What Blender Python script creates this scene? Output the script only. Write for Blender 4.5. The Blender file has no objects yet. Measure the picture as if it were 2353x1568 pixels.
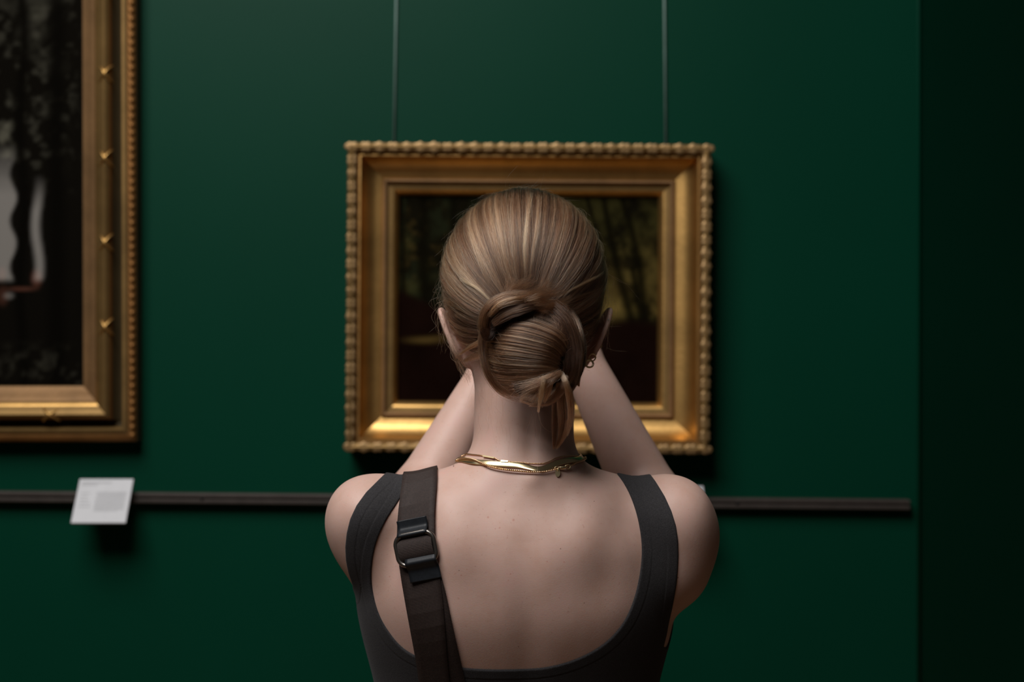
import bpy, bmesh, math, random
import numpy as np
from mathutils import Vector, Matrix, Euler

# ------------------------------------------------------------------ camera, world, lights, exposure
scn = bpy.context.scene
COL = scn.collection
F_PX = 3268.0                       # 50 mm lens on a 36 mm sensor, 2353 px wide
CAM = (0.0, -2.6, 1.46)
cd = bpy.data.cameras.new('camera'); cam = bpy.data.objects.new('camera', cd); COL.objects.link(cam)
cam.location = CAM; cam.rotation_euler = (math.pi/2, 0, 0)
cd.lens = 50.0; cd.sensor_width = 36.0; cd.clip_start = 0.05; cd.clip_end = 60
cd.dof.use_dof = True; cd.dof.focus_distance = 1.475; cd.dof.aperture_fstop = 4.0
scn.camera = cam
scn.view_settings.view_transform = 'Standard'; scn.view_settings.look = 'None'
scn.view_settings.gamma = 1.0; scn.view_settings.use_curve_mapping = False
scn.view_settings.exposure = 0.0
wd = bpy.data.worlds.new('gallery'); scn.world = wd; wd.use_nodes = True
wd.node_tree.nodes['Background'].inputs[0].default_value = (1.0, 0.86, 0.76, 1)
wd.node_tree.nodes['Background'].inputs[1].default_value = 0.021

def area_light(name, loc, target, size, size_y, power, color):
    l = bpy.data.lights.new(name, 'AREA'); l.shape = 'RECTANGLE'; l.size = size; l.size_y = size_y
    l.spread = math.radians(125); l.energy = power; l.color = color
    o = bpy.data.objects.new(name, l); COL.objects.link(o); o.location = loc
    o.rotation_euler = (Vector(target) - Vector(loc)).to_track_quat('-Z', 'Y').to_euler()
    return o
area_light('skylight', (-0.98, -2.15, 3.7), (-0.35, -0.45, 1.5), 1.7, 1.7, 54, (1.0, 0.97, 0.955))

# ------------------------------------------------------------------ helpers
def S(px, py, y):
    """a point measured on the photograph, placed at depth y of the room"""
    d = y - CAM[1]
    return ((px-1176.5)/F_PX*d, y, CAM[2]-(py-784)/F_PX*d)

def link_mesh(name, verts, faces, mat=None, parent=None, smooth=True, cast=None):
    me = bpy.data.meshes.new(name)
    if isinstance(verts, np.ndarray) and isinstance(faces, np.ndarray):
        nv, nf, k = len(verts), len(faces), faces.shape[1]
        me.vertices.add(nv); me.vertices.foreach_set('co', verts.astype(np.float32).ravel())
        me.loops.add(nf*k); me.loops.foreach_set('vertex_index', faces.astype(np.int32).ravel())
        me.polygons.add(nf); me.polygons.foreach_set('loop_start', np.arange(0, nf*k, k, dtype=np.int32))
        me.polygons.foreach_set('loop_total', np.full(nf, k, dtype=np.int32))
        me.update(calc_edges=True); me.validate()
    else:
        me.from_pydata([tuple(map(float, v)) for v in verts], [], [tuple(map(int, f)) for f in faces]); me.update()
    if smooth: me.polygons.foreach_set('use_smooth', np.ones(len(me.polygons), dtype=bool))
    if mat: me.materials.append(mat)
    o = bpy.data.objects.new(name, me); COL.objects.link(o)
    if parent is not None: o.parent = parent
    return o

def empty(name, loc=(0, 0, 0), rot=(0, 0, 0)):
    o = bpy.data.objects.new(name, None); COL.objects.link(o); o.location = loc; o.rotation_euler = rot
    o.empty_display_size = 0.05
    return o

def adopt(o, parent):
    """parent without moving (children are modelled in world coordinates)"""
    bpy.context.view_layer.update()
    o.parent = parent; o.matrix_parent_inverse = parent.matrix_world.inverted()
    return o

def tag(o, label=None, cat=None, group=None, kind=None):
    if label: o['label'] = label
    if cat: o['category'] = cat
    if group: o['group'] = group
    if kind: o['kind'] = kind
    return o

def box(x0, x1, y0, y1, z0, z1):
    v = [(x, y, z) for x in (x0, x1) for y in (y0, y1) for z in (z0, z1)]
    f = [(0,1,3,2), (4,6,7,5), (0,4,5,1), (2,3,7,6), (0,2,6,4), (1,5,7,3)]
    return v, f

def bevel(o, w=0.001, seg=2):
    m = o.modifiers.new('bevel', 'BEVEL'); m.width = w; m.segments = seg; m.limit_method = 'ANGLE'
    return o

def catmull(pts, n):
    """n points evenly spread along a Catmull-Rom curve through pts"""
    P = np.asarray(pts, float); P = np.vstack([2*P[0]-P[1], P, 2*P[-1]-P[-2]])
    out = []
    m = len(P)-3
    for i in range(m):
        p0, p1, p2, p3 = P[i], P[i+1], P[i+2], P[i+3]
        for t in np.linspace(0, 1, 12, endpoint=False):
            out.append(.5*((2*p1)+(-p0+p2)*t+(2*p0-5*p1+4*p2-p3)*t*t+(-p0+3*p1-3*p2+p3)*t**3))
    out.append(P[-2]); out = np.array(out)
    s = np.r_[0, np.cumsum(np.linalg.norm(np.diff(out, axis=0), axis=1))]
    u = np.linspace(0, s[-1], n)
    return np.stack([np.interp(u, s, out[:, k]) for k in range(out.shape[1])], 1)

def tube(path, r, sides=8, closed=False, twist=None):
    """tube mesh along a path; r is a number or an array, returns verts, faces"""
    P = np.asarray(path, float); n = len(P); r = np.broadcast_to(r, (n,))
    T = np.gradient(P, axis=0)
    if closed: T = np.roll(P, -1, 0)-np.roll(P, 1, 0)
    T /= np.linalg.norm(T, axis=1)[:, None]+1e-12
    up = np.array([0, 0, 1.0]) if abs(T[0, 2]) < .9 else np.array([0, 1.0, 0])
    N = np.cross(T[0], up); N /= np.linalg.norm(N)
    V = []
    for i in range(n):
        N = N-T[i]*np.dot(N, T[i]); N /= np.linalg.norm(N)+1e-12
        B = np.cross(T[i], N)
        for k in range(sides):
            a = 2*math.pi*k/sides+(twist[i] if twist is not None else 0)
            V.append(P[i]+r[i]*(math.cos(a)*N+math.sin(a)*B))
    Fc = []
    for i in range(n if closed else n-1):
        j = (i+1) % n
        for k in range(sides):
            l = (k+1) % sides
            Fc.append((i*sides+k, i*sides+l, j*sides+l, j*sides+k))
    if not closed:
        Fc.append(tuple(range(sides))[::-1]); Fc.append(tuple((n-1)*sides+k for k in range(sides)))
    return V, Fc

class MB:
    def __init__(self): self.v = []; self.f = []
    def add(self, vf):
        b = len(self.v); self.v += [tuple(map(float, p)) for p in vf[0]]; self.f += [tuple(int(i)+b for i in f) for f in vf[1]]; return self
    def build(self, name, mat, parent=None, smooth=True): return link_mesh(name, self.v, self.f, mat, parent, smooth)

# ------------------------------------------------------------------ materials
def new_mat(name):
    m = bpy.data.materials.new(name); m.use_nodes = True
    nt = m.node_tree; return m, nt, nt.nodes['Principled BSDF']
def node(nt, typ, **kw):
    n = nt.nodes.new(typ)
    for k, v in kw.items():
        if k.startswith('i_'): n.inputs[k[2:].replace('_', ' ')].default_value = v
        else: setattr(n, k, v)
    return n
def texco(nt, scale=(1, 1, 1), out='Object'):
    t = node(nt, 'ShaderNodeTexCoord'); mp = node(nt, 'ShaderNodeMapping'); mp.inputs['Scale'].default_value = scale
    nt.links.new(t.outputs[out], mp.inputs[0]); return mp.outputs[0]
def noise(nt, vec, scale, detail=2.0, rough=0.5):
    n = node(nt, 'ShaderNodeTexNoise'); n.inputs['Scale'].default_value = scale; n.inputs['Detail'].default_value = detail
    n.inputs['Roughness'].default_value = rough; nt.links.new(vec, n.inputs['Vector']); return n.outputs[0]
def ramp(nt, fac, stops):
    r = node(nt, 'ShaderNodeValToRGB'); e = r.color_ramp.elements
    while len(e) < len(stops): e.new(0.5)
    for el, (p, c) in zip(e, stops): el.position = p; el.color = (*c, 1) if len(c) == 3 else c
    nt.links.new(fac, r.inputs[0]); return r.outputs[0]
def bump(nt, h, strength, dist, target):
    b = node(nt, 'ShaderNodeBump'); b.inputs['Strength'].default_value = strength; b.inputs['Distance'].default_value = dist
    nt.links.new(h, b.inputs['Height']); nt.links.new(b.outputs[0], target.inputs['Normal']); return b
def simple(name, color, rough=0.5, metal=0.0, var=0.0, vscale=40, bmp=0.0, bscale=400, bdist=0.0005, stretch=(1, 1, 1), spec=0.5):
    m, nt, p = new_mat(name)
    p.inputs['Roughness'].default_value = rough; p.inputs['Metallic'].default_value = metal
    p.inputs['Specular IOR Level'].default_value = spec
    vec = texco(nt, stretch)
    c = np.array(color)
    if var: nt.links.new(ramp(nt, noise(nt, vec, vscale, 4), [(0.3, tuple(c*(1-var))), (0.7, tuple(np.minimum(c*(1+var), 1)))]), p.inputs['Base Color'])
    else: p.inputs['Base Color'].default_value = (*color, 1)
    if bmp: bump(nt, noise(nt, vec, bscale, 3), bmp, bdist, p)
    return m

# ------------------------------------------------------------------ signed-distance modelling
def ell(P, c, r, R=None):
    q = P-np.array(c, np.float32)
    if R is not None: q = q@np.asarray(R, np.float32)
    r = np.array(r, np.float32)
    k0 = np.sqrt(((q/r)**2).sum(1)); k1 = np.sqrt(((q/(r*r))**2).sum(1))
    return k0*(k0-1)/np.maximum(k1, 1e-6)
def cap(P, a, b, ra, rb):
    a = np.array(a, np.float32); b = np.array(b, np.float32); ab = b-a
    t = np.clip(((P-a)@ab)/(ab@ab), 0, 1)
    return np.sqrt((((P-a)-t[:, None]*ab)**2).sum(1))-(ra+(rb-ra)*t)
def smin(a, b, k):
    h = np.clip(0.5+0.5*(b-a)/k, 0, 1)
    return b+(a-b)*h-k*h*(1-h)
def smax(a, b, k): return -smin(-a, -b, k)
def roty(deg):
    a = math.radians(deg); c, s = math.cos(a), math.sin(a)
    return np.array([[c, 0, s], [0, 1, 0], [-s, 0, c]])
def rotz(deg):
    a = math.radians(deg); c, s = math.cos(a), math.sin(a)
    return np.array([[c, -s, 0], [s, c, 0], [0, 0, 1]])

def surface_nets(fn, lo, hi, h, newton=1):
    lo = np.array(lo, float); n = np.ceil((np.array(hi)-lo)/h).astype(int)+1
    B = 8
    nb = np.ceil(n/B).astype(int); n = nb*B+1
    ax = [(lo[i]+h*np.arange(n[i])).astype(np.float32) for i in range(3)]
    V = np.full(tuple(n), 1.0, np.float32)
    # coarse pass at block centres
    cx = [lo[i]+h*(np.arange(nb[i])*B+B/2) for i in range(3)]
    G = np.stack(np.meshgrid(*cx, indexing='ij'), -1).reshape(-1, 3).astype(np.float32)
    d = fn(G).reshape(tuple(nb)); near = np.abs(d) < B*h*1.9
    for b in np.argwhere(~near & (d < 0)):
        s = tuple(slice(b[i]*B, b[i]*B+B+1) for i in range(3)); V[s] = -1
    bl = np.argwhere(near)
    off = np.stack(np.meshgrid(*[np.arange(B+1)]*3, indexing='ij'), -1).reshape(-1, 3)
    for c0 in range(0, len(bl), 600):
        bb = bl[c0:c0+600]
        I = (bb[:, None, :]*B+off[None]).reshape(-1, 3)
        P = (lo+h*I).astype(np.float32)
        V[I[:, 0], I[:, 1], I[:, 2]] = fn(P)
    neg = V < 0
    cells = np.zeros(tuple(n-1), bool)
    first = neg[:-1, :-1, :-1]
    corners = [(i, j, k) for i in (0, 1) for j in (0, 1) for k in (0, 1)]
    for c in corners[1:]:
        cells |= neg[c[0]:n[0]-1+c[0], c[1]:n[1]-1+c[1], c[2]:n[2]-1+c[2]] != first
    A = np.argwhere(cells); idx = np.full(tuple(n-1), -1, np.int32); idx[A[:, 0], A[:, 1], A[:, 2]] = np.arange(len(A))
    acc = np.zeros((len(A), 3)); cnt = np.zeros(len(A))
    for a in corners:
        for b in corners:
            if sum(b) - sum(a) == 1 and all(b[i] >= a[i] for i in range(3)):
                va = V[A[:, 0]+a[0], A[:, 1]+a[1], A[:, 2]+a[2]]; vb = V[A[:, 0]+b[0], A[:, 1]+b[1], A[:, 2]+b[2]]
                m = (va < 0) != (vb < 0); t = np.where(m, va/np.where(m, va-vb, 1), 0)
                p = np.array(a)[None]+t[:, None]*(np.array(b)-np.array(a))[None]
                acc[m] += p[m]; cnt[m] += 1
    verts = (lo+h*(A+acc/np.maximum(cnt, 1)[:, None]))
    quads = []
    for axis in range(3):
        sl0 = [slice(None)]*3; sl1 = [slice(None)]*3; sl0[axis] = slice(0, -1); sl1[axis] = slice(1, None)
        a, b = neg[tuple(sl0)], neg[tuple(sl1)]
        E = np.argwhere(a != b); o = [i for i in range(3) if i != axis]
        ok = np.all([(E[:, i] > 0) & (E[:, i] < n[i]-1) for i in o], axis=0); E = E[ok]
        flip = a[E[:, 0], E[:, 1], E[:, 2]]
        def cell(du, dv):
            C = E.copy(); C[:, o[0]] -= du; C[:, o[1]] -= dv; return idx[C[:, 0], C[:, 1], C[:, 2]]
        q = np.stack([cell(1, 1), cell(0, 1), cell(0, 0), cell(1, 0)], 1)
        if axis == 1: flip = ~flip
        q[~flip] = q[~flip][:, ::-1]
        quads.append(q)
    quads = np.concatenate(quads)
    for _ in range(newton):
        g, d = grad(fn, verts)
        verts = verts-g*np.clip(d, -h, h)[:, None]
    return verts, quads

def grad(fn, P, e=0.0008):
    P = np.asarray(P, np.float64); d = fn(P.astype(np.float32)).astype(np.float64)
    g = np.zeros_like(P)
    for i in range(3):
        Q = P.copy(); Q[:, i] += e; R = P.copy(); R[:, i] -= e
        g[:, i] = fn(Q.astype(np.float32)).astype(np.float64)-fn(R.astype(np.float32))
    g /= np.linalg.norm(g, axis=1)[:, None]+1e-12
    return g, d

def clip_mesh(V, Fq, f):
    """keep the part of a mesh where the vertex field f > 0, cutting faces along f = 0"""
    T = Fq if Fq.shape[1] == 3 else np.concatenate([Fq[:, [0, 1, 2]], Fq[:, [0, 2, 3]]])
    s = f > 0; k = s[T].sum(1)
    full = T[k == 3]; out = [full]; newV = []; keys = {}
    base = len(V)
    def cut(a, b):
        key = (a, b) if a < b else (b, a)
        if key not in keys:
            t = f[a]/(f[a]-f[b]); newV.append(V[a]+t*(V[b]-V[a])); keys[key] = base+len(newV)-1
        return keys[key]
    ex = []
    for t in T[k == 1]:
        t = list(t)
        while not s[t[0]]: t = t[1:]+t[:1]
        ex.append((t[0], cut(t[0], t[1]), cut(t[0], t[2])))
    for t in T[k == 2]:
        t = list(t)
        while s[t[0]]: t = t[1:]+t[:1]
        a, b = cut(t[0], t[1]), cut(t[0], t[2])
        ex.append((a, t[1], t[2])); ex.append((a, t[2], b))
    if ex: out.append(np.array(ex))
    A = np.concatenate(out); W = np.vstack([V]+([np.array(newV)] if newV else []))
    used = np.unique(A); mp = np.full(len(W), -1); mp[used] = np.arange(len(used))
    return W[used], mp[A]

def poly_sd(X, Z, poly):
    """signed distance to a closed polygon in the xz plane, positive inside"""
    poly = np.asarray(poly, float); n = len(poly); d = np.full(X.shape, 1e9); ins = np.zeros(X.shape, bool)
    for i in range(n):
        a, b = poly[i], poly[(i+1) % n]; e = b-a; w0 = X-a[0]; w1 = Z-a[1]
        t = np.clip((w0*e[0]+w1*e[1])/(e@e+1e-12), 0, 1)
        d = np.minimum(d, (w0-t*e[0])**2+(w1-t*e[1])**2)
        c = ((a[1] > Z) != (b[1] > Z)) & (X < (b[0]-a[0])*(Z-a[1])/((b[1]-a[1]) if b[1] != a[1] else 1e-12)+a[0])
        ins ^= c
    return np.where(ins, 1, -1)*np.sqrt(d)
# ------------------------------------------------------------------ the room
mw, nt, p = new_mat('green_painted_wall')
vec = texco(nt)
nt.links.new(ramp(nt, noise(nt, vec, 1.7, 3), [(0.3, (0.0001, 0.0315, 0.0160)), (0.7, (0.0002, 0.0355, 0.0182))]), p.inputs['Base Color'])
p.inputs['Roughness'].default_value = 0.46; p.inputs['Specular IOR Level'].default_value = 0.10
v2 = texco(nt, (14, 14, 160)); bump(nt, noise(nt, v2, 9.0, 4), 0.12, 0.0006, p)
XC = 0.7445                                      # the inner corner where the side wall starts
def slab(name, x0, x1, y0, y1, z0, z1, mat, kind='structure'):
    o = link_mesh(name, *box(x0, x1, y0, y1, z0, z1), mat, None, False); o['kind'] = kind; return o
slab('wall_back', -6.0, XC, 0.0, 0.30, 0.0, 4.4, mw)
a_ = math.radians(35); L_ = 6.5; wx, wy = math.cos(a_), math.sin(a_)      # beyond a blunt corner the wall turns away
V = [(XC, 0, z) for z in (0, 4.4)]+[(XC+L_*wx, L_*wy, z) for z in (0, 4.4)]+[(XC+L_*wx-.3*wy, L_*wy+.3*wx, z) for z in (0, 4.4)]+[(XC-.3*wy, .3*wx, z) for z in (0, 4.4)]
tag(link_mesh('wall_right', V, [(0, 2, 3, 1), (2, 4, 5, 3), (4, 6, 7, 5), (6, 0, 1, 7), (1, 3, 5, 7), (0, 6, 4, 2)], mw, None, False), kind='structure')
cb_ = MB(); cb_.add(tube([(XC-.001, .002, 0.16), (XC-.001, .002, 4.4)], .0045, 12)); tag(cb_.build('trim_1', mw), kind='structure')
mfl, nt, p = new_mat('oak_floor')
vec = texco(nt, (1, 9, 1)); nt.links.new(ramp(nt, noise(nt, vec, 3, 5), [(0.3, (0.16, 0.085, 0.04)), (0.7, (0.26, 0.15, 0.075))]), p.inputs['Base Color'])
p.inputs['Roughness'].default_value = 0.35
slab('floor', -6.0, 6.2, -6.5, 3.8, -0.1, 0.0, mfl)
msk = simple('painted_skirting', (0.01, 0.04, 0.027), 0.4, var=.1)
bevel(slab('baseboard_back', -6.0, XC, -0.02, 0.0, 0.0, 0.16, msk), 0.004)

# ------------------------------------------------------------------ gilded frames
def gold(name, base, rough, var=0.25, bmp=0.25, metal=1.0):
    m, nt, p = new_mat(name)
    vec = texco(nt); c = np.array(base)
    n = noise(nt, vec, 14, 5, .6)
    nt.links.new(ramp(nt, n, [(0.32, tuple(c*(1-var))), (0.6, tuple(c)), (0.8, tuple(np.minimum(c*(1+var*.5), 1)))]), p.inputs['Base Color'])
    p.inputs['Metallic'].default_value = metal; p.inputs['Roughness'].default_value = rough
    bump(nt, noise(nt, vec, 160, 4), bmp, 0.0012, p)
    return m
g_bright = gold('burnished_gold_leaf', (0.62, 0.37, 0.125), 0.45)
g_dull = gold('old_gold_leaf', (0.24, 0.145, 0.050), 0.58, metal=.8)
g_sand = gold('sanded_gold_slip', (0.26, 0.145, 0.060), 0.62, bmp=.6, metal=.55)
g_red = gold('rubbed_bole_gilding', (0.25, 0.115, 0.032), 0.55, metal=.75)
g_leaf = gold('worn_gold_ornament', (0.34, 0.215, 0.095), 0.52, metal=.7)
g_side = gold('dark_bole_side', (0.05, 0.035, 0.012), 0.7, metal=.3)

def frame_members(prof, W, H, mat_of, parent, y0=0.0):
    """four mitred members swept from a profile [(t inward, h out of the wall, material key)]; frame centred on x, z"""
    corner = [(-1, 1), (1, 1), (1, -1), (-1, -1)]
    objs = []
    mats = []
    for q in prof:
        if q[2] not in mats: mats.append(q[2])
    for s in range(4):
        a, b = corner[s], corner[(s+1) % 4]
        v = []; f = []
        L = 24
        for (t, h, _) in prof:
            A = np.array([a[0]*(W/2-t), a[1]*(H/2-t)]); B = np.array([b[0]*(W/2-t), b[1]*(H/2-t)])
            for i in range(L+1):
                u = i/L; q = A+(B-A)*u; v.append((q[0], y0-h, q[1]))
        for j in range(len(prof)-1):
            for i in range(L):
                k = j*(L+1)+i; f.append((k, k+1, k+L+2, k+L+1))
        o = link_mesh('frame_member', v, f, None, parent, True)
        for m in mats: o.data.materials.append(mat_of[m])
        pi = [mats.index(prof[j][2]) for j in range(len(prof)-1) for i in range(L)]
        o.data.polygons.foreach_set('material_index', pi)
        e = o.modifiers.new('edges', 'EDGE_SPLIT'); e.split_angle = math.radians(50)
        objs.append(o)
    return objs

def leaf_mesh(L, Wd, Hh, lobes=3):
    """a small carved leaf-and-berry knop lying along x, raised towards -y"""
    v, f = [], []; nu, nv_ = 10, 6
    for i in range(nu+1):
        u = i/nu
        for j in range(nv_+1):
            w_ = j/nv_*2-1
            r = (max(0, math.sin(math.pi*u))**.3)*(1+.16*math.cos(u*lobes*2*math.pi))
            x = (u-.5)*L; z = w_*Wd/2*r
            y = -Hh*r*math.sqrt(max(0, 1-w_*w_*.96))*(1-.35*math.exp(-(w_/.15)**2)*math.sin(math.pi*u))
            v.append((x, y, z))
    for i in range(nu):
        for j in range(nv_):
            k = i*(nv_+1)+j; f.append((k, k+nv_+1, k+nv_+2, k+1))
    return v, f

def canvas(name, x0, x1, z0, z1, y, fn, parent, nx=230, nz=180):
    """flat painted canvas; fn gives the picture's colours (linear) at each point of the canvas"""
    X, Z = np.meshgrid(np.linspace(x0, x1, nx), np.linspace(z0, z1, nz), indexing='ij')
    V = np.stack([X.ravel(), np.full(X.size, y), Z.ravel()], 1)
    i = np.arange(nx-1)[:, None]*nz+np.arange(nz-1)[None]; i = i.ravel()
    Fq = np.stack([i, i+nz, i+nz+1, i+1], 1)
    m, nt, p = new_mat(name+'_paint')
    at = node(nt, 'ShaderNodeAttribute', attribute_name='picture'); nt.links.new(at.outputs['Color'], p.inputs['Base Color'])
    p.inputs['Roughness'].default_value = 0.55; p.inputs['Specular IOR Level'].default_value = 0.0
    bump(nt, noise(nt, texco(nt), 500, 3), .1, .0004, p)
    o = link_mesh('canvas', V, Fq, m, None, True)
    c = fn(X.ravel(), Z.ravel()); ca = o.data.color_attributes.new('picture', 'FLOAT_COLOR', 'POINT')
    ca.data.foreach_set('color', np.concatenate([np.clip(c, 0, 1), np.ones((len(c), 1))], 1).astype(np.float32).ravel())
    if parent: adopt(o, parent)
    return o

rng = np.random.default_rng(7)
def vnoise(x, z, s, seed):
    r = np.random.default_rng(seed); G = r.random((64, 64))
    u = x*s % 63; v = z*s % 63; i = u.astype(int); j = v.astype(int); a = u-i; b = v-j
    a = a*a*(3-2*a); b = b*b*(3-2*b)
    return G[i, j]*(1-a)*(1-b)+G[i+1, j]*a*(1-b)+G[i, j+1]*(1-a)*b+G[i+1, j+1]*a*b
def fbm(x, z, s, seed, o=4): return sum(vnoise(x+i*1.7, z+i*2.3, s*2**i, seed+i)/2**i for i in range(o))/sum(1/2**i for i in range(o))
def toP(x, z, y=-0.012):
    d = y-CAM[1]; return x*F_PX/d+1176.5, 784-(z-CAM[2])*F_PX/d
def blob(px, py, cx, cy, rx, ry, s=1.0): return np.exp(-(((px-cx)/rx)**2+((py-cy)/ry)**2)**s)

def paint_forest(x, z):
    """a dim clearing: dark wood on the left, ochre light between slanting trunks on the right, brown ground"""
    px, py = toP(x, z); n1 = fbm(x+3, z, 45, 3); n2 = fbm(x+9, z, 90, 11); n3 = fbm(x+5, z+4, 18, 21)
    c = np.zeros((len(x), 3))
    dark = np.array([.007, .006, .003]); olive = np.array([.036, .032, .008]); ochre = np.array([.090, .058, .015]); earth = np.array([.0075, .0032, .0022]); green = np.array([.010, .016, .007])
    c += dark
    tree = np.clip((n1-.42)*4, 0, 1); L = np.clip((1010-px)/60, 0, 1)*0+ (px < 1150)
    c += (tree*L)[:, None]*green*.5
    c += (np.clip((n2-.55)*6, 0, 1)*L*blob(px, py, 960, 560, 60, 90))[:, None]*ochre*.25
    c += (blob(px, py, 935, 560, 16, 24)*.5+blob(px, py, 975, 610, 12, 14)*.4+blob(px, py, 945, 660, 26, 18)*.6)[:, None]*olive*.9
    R = (px > 1150).astype(float)
    gl = np.clip((py-520)/150, 0, 1)*np.clip((735-py)/25, 0, 1)
    c += (R*np.clip((n1-.38)*4, 0, 1.3)*gl*(0.2+n2)*np.clip((n3-.2)*2, 0, 1))[:, None]*ochre*.9
    c += (R*np.clip((760-py)/40, 0, 1)*np.clip((n1-.3)*2.5, 0, 1))[:, None]*olive*.65
    c += (R*blob(px, py, 1415, 690, 30, 70)*.8+R*blob(px, py, 1500, 640, 22, 70)*.4)[:, None]*ochre*.8
    def trunk(x0, y0, x1, y1, w0, w1, bend=0):
        t = np.clip((py-y0)/(y1-y0), 0, 1); cx = x0+(x1-x0)*t+bend*np.sin(math.pi*t); w_ = w0+(w1-w0)*t
        return np.clip(1.3-np.abs(px-cx)/w_, 0, 1)*((py > y0-5) & (py < y1+5))
    tr = np.maximum.reduce([trunk(1385, 440, 1455, 745, 8, 14, -6), trunk(1425, 440, 1478, 745, 9, 17, 14), trunk(1455, 620, 1478, 745, 8, 17, 0), trunk(1345, 440, 1380, 560, 6, 5, 0), trunk(975, 440, 985, 740, 12, 20, -8), trunk(1040, 440, 1030, 740, 10, 16, 6), trunk(920, 440, 925, 700, 5, 7, 3)])
    c = c*(1-tr[:, None]*.88)+tr[:, None]*dark*.6
    g = np.clip((py-(735+8*np.sin(px/40)))/20, 0, 1)*R+np.clip((py-(650+.45*(px-900)))/18, 0, 1)*(1-R)
    c = c*(1-g[:, None])+g[:, None]*earth*(.6+.8*n3)[:, None]
    c += (blob(px, py, 975, 782, 42, 8, 1.2)*1.0)[:, None]*ochre*.75
    c += (blob(px, py, 1010, 775, 25, 6))[:, None]*ochre*.3
    return c*.85
def paint_wood(x, z):
    """tall dark trunks against a pale sky low on the left, two small pale-skinned bathers at their foot"""
    px, py = toP(x, z); n1 = fbm(x+7, z, 26, 31); n2 = fbm(x+2, z, 60, 41)
    dark = np.array([.0042, .0036, .0026]); sky = np.array([.165, .155, .14]); leaf = np.array([.05, .048, .035])
    c = np.zeros((len(x), 3))+dark
    c += (np.clip((n1-.5)*4, 0, 1)*np.clip((430-py)/200, 0, 1)*np.clip((170-px)/60, 0, 1))[:, None]*leaf*.35
    c += (np.clip((n2-.58)*6, 0, 1)*np.clip((460-py)/100, 0, 1)*np.clip((190-px)/40, 0, 1))[:, None]*leaf*.4
    sk = np.clip((py-330)/120, 0, 1)*np.clip((650-py)/12, 0, 1)
    band = np.clip((34-px+8*np.sin(py/17))/8, 0, 1)+np.clip(1.2-np.abs(px-86-5*np.sin(py/30))/13, 0, 1)*np.clip((py-400)/80, 0, 1)
    c += (np.clip(band, 0, 1)*sk)[:, None]*sky
    c += (np.clip((n1-.45)*3, 0, 1)*np.clip((40-px)/20, 0, 1)*np.clip((430-py)/60, 0, 1)*np.clip((py-200)/80, 0, 1))[:, None]*leaf*2
    tw = np.maximum(np.clip(1.3-np.abs(px-50-6*np.sin(py/60))/14, 0, 1), np.clip(1.3-np.abs(px-130)/24, 0, 1))
    c = c*(1-tw[:, None]*.93)+tw[:, None]*dark*.6
    red = np.array([.06, .022, .014])
    c += (blob(px, py, 84, 640, 12, 20, 2)+blob(px, py, 5, 630, 10, 16, 2)*.7+blob(px, py, 50, 664-(0), 34, 5, 2)*.8+blob(px, py, 6, 680, 14, 22, 2)*.5)[:, None]*red*1.1
    c += (blob(px, py, 20, 680, 12, 8, 2))[:, None]*sky*.5
    c += (np.clip((n2-.55)*4, 0, 1)*np.clip((py-780)/60, 0, 1))[:, None]*leaf*.35
    return c

# --- the gilded frame in the middle of the wall
SC = 1257.0
PX0, PX1, PY0, PY1 = 795, 1634, 328, 1042
xc_, zc_ = ((PX0+PX1)/2-1176.5)/SC, 1.46-((PY0+PY1)/2-784)/SC
WF, HF = (PX1-PX0)/SC*.974, (PY1-PY0)/SC*.974
xc_, zc_ = xc_*.974, 1.46+(zc_-1.46)*.974
fr = empty('framed_painting', (xc_, 0, zc_), (math.radians(0.0), math.radians(0.38), 0))
tag(fr, 'gilded frame with a dark woodland picture, hung directly behind the head', 'painting')
kx = 1/SC
profA = [(0, 0, 'side'), (0.000, .048, 'side'), (.001, .053, 'dull'), (.004, .058, 'dull'), (.009, .060, 'dull'), (.014, .058, 'dull'), (.0175, .054, 'dull'), (.019, .050, 'red'), (.022, .050, 'bright')]
for i in range(9):
    a = i/8*math.pi/2*.96; profA.append((.024+.034*(1-math.cos(a)), .050-.030*math.sin(a), 'bright'))
profA += [(.0600, .0188, 'dull'), (.0605, .021, 'sand'), (.0625, .0245, 'sand'), (.0655, .0255, 'sand'), (.0685, .0235, 'sand'), (.070, .020, 'dull'),
          (.0705, .019, 'dull'), (.079, .018, 'bright'), (.081, .0175, 'bright'), (.0835, .0150, 'bright'), (.0885, .0095, 'bright'), (.0895, .004, 'dull')]
profA = [(a, b*1.22, c) for a, b, c in profA]
gm = {'side': g_side, 'dull': g_dull, 'bright': g_bright, 'sand': g_sand, 'red': g_red}
frame_members(profA, WF, HF, gm, fr)
cv = canvas('canvas', xc_-WF/2+.087, xc_+WF/2-.087, zc_-HF/2+.087, zc_+HF/2-.087, -0.006, paint_forest, None); adopt(cv, fr)
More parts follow.
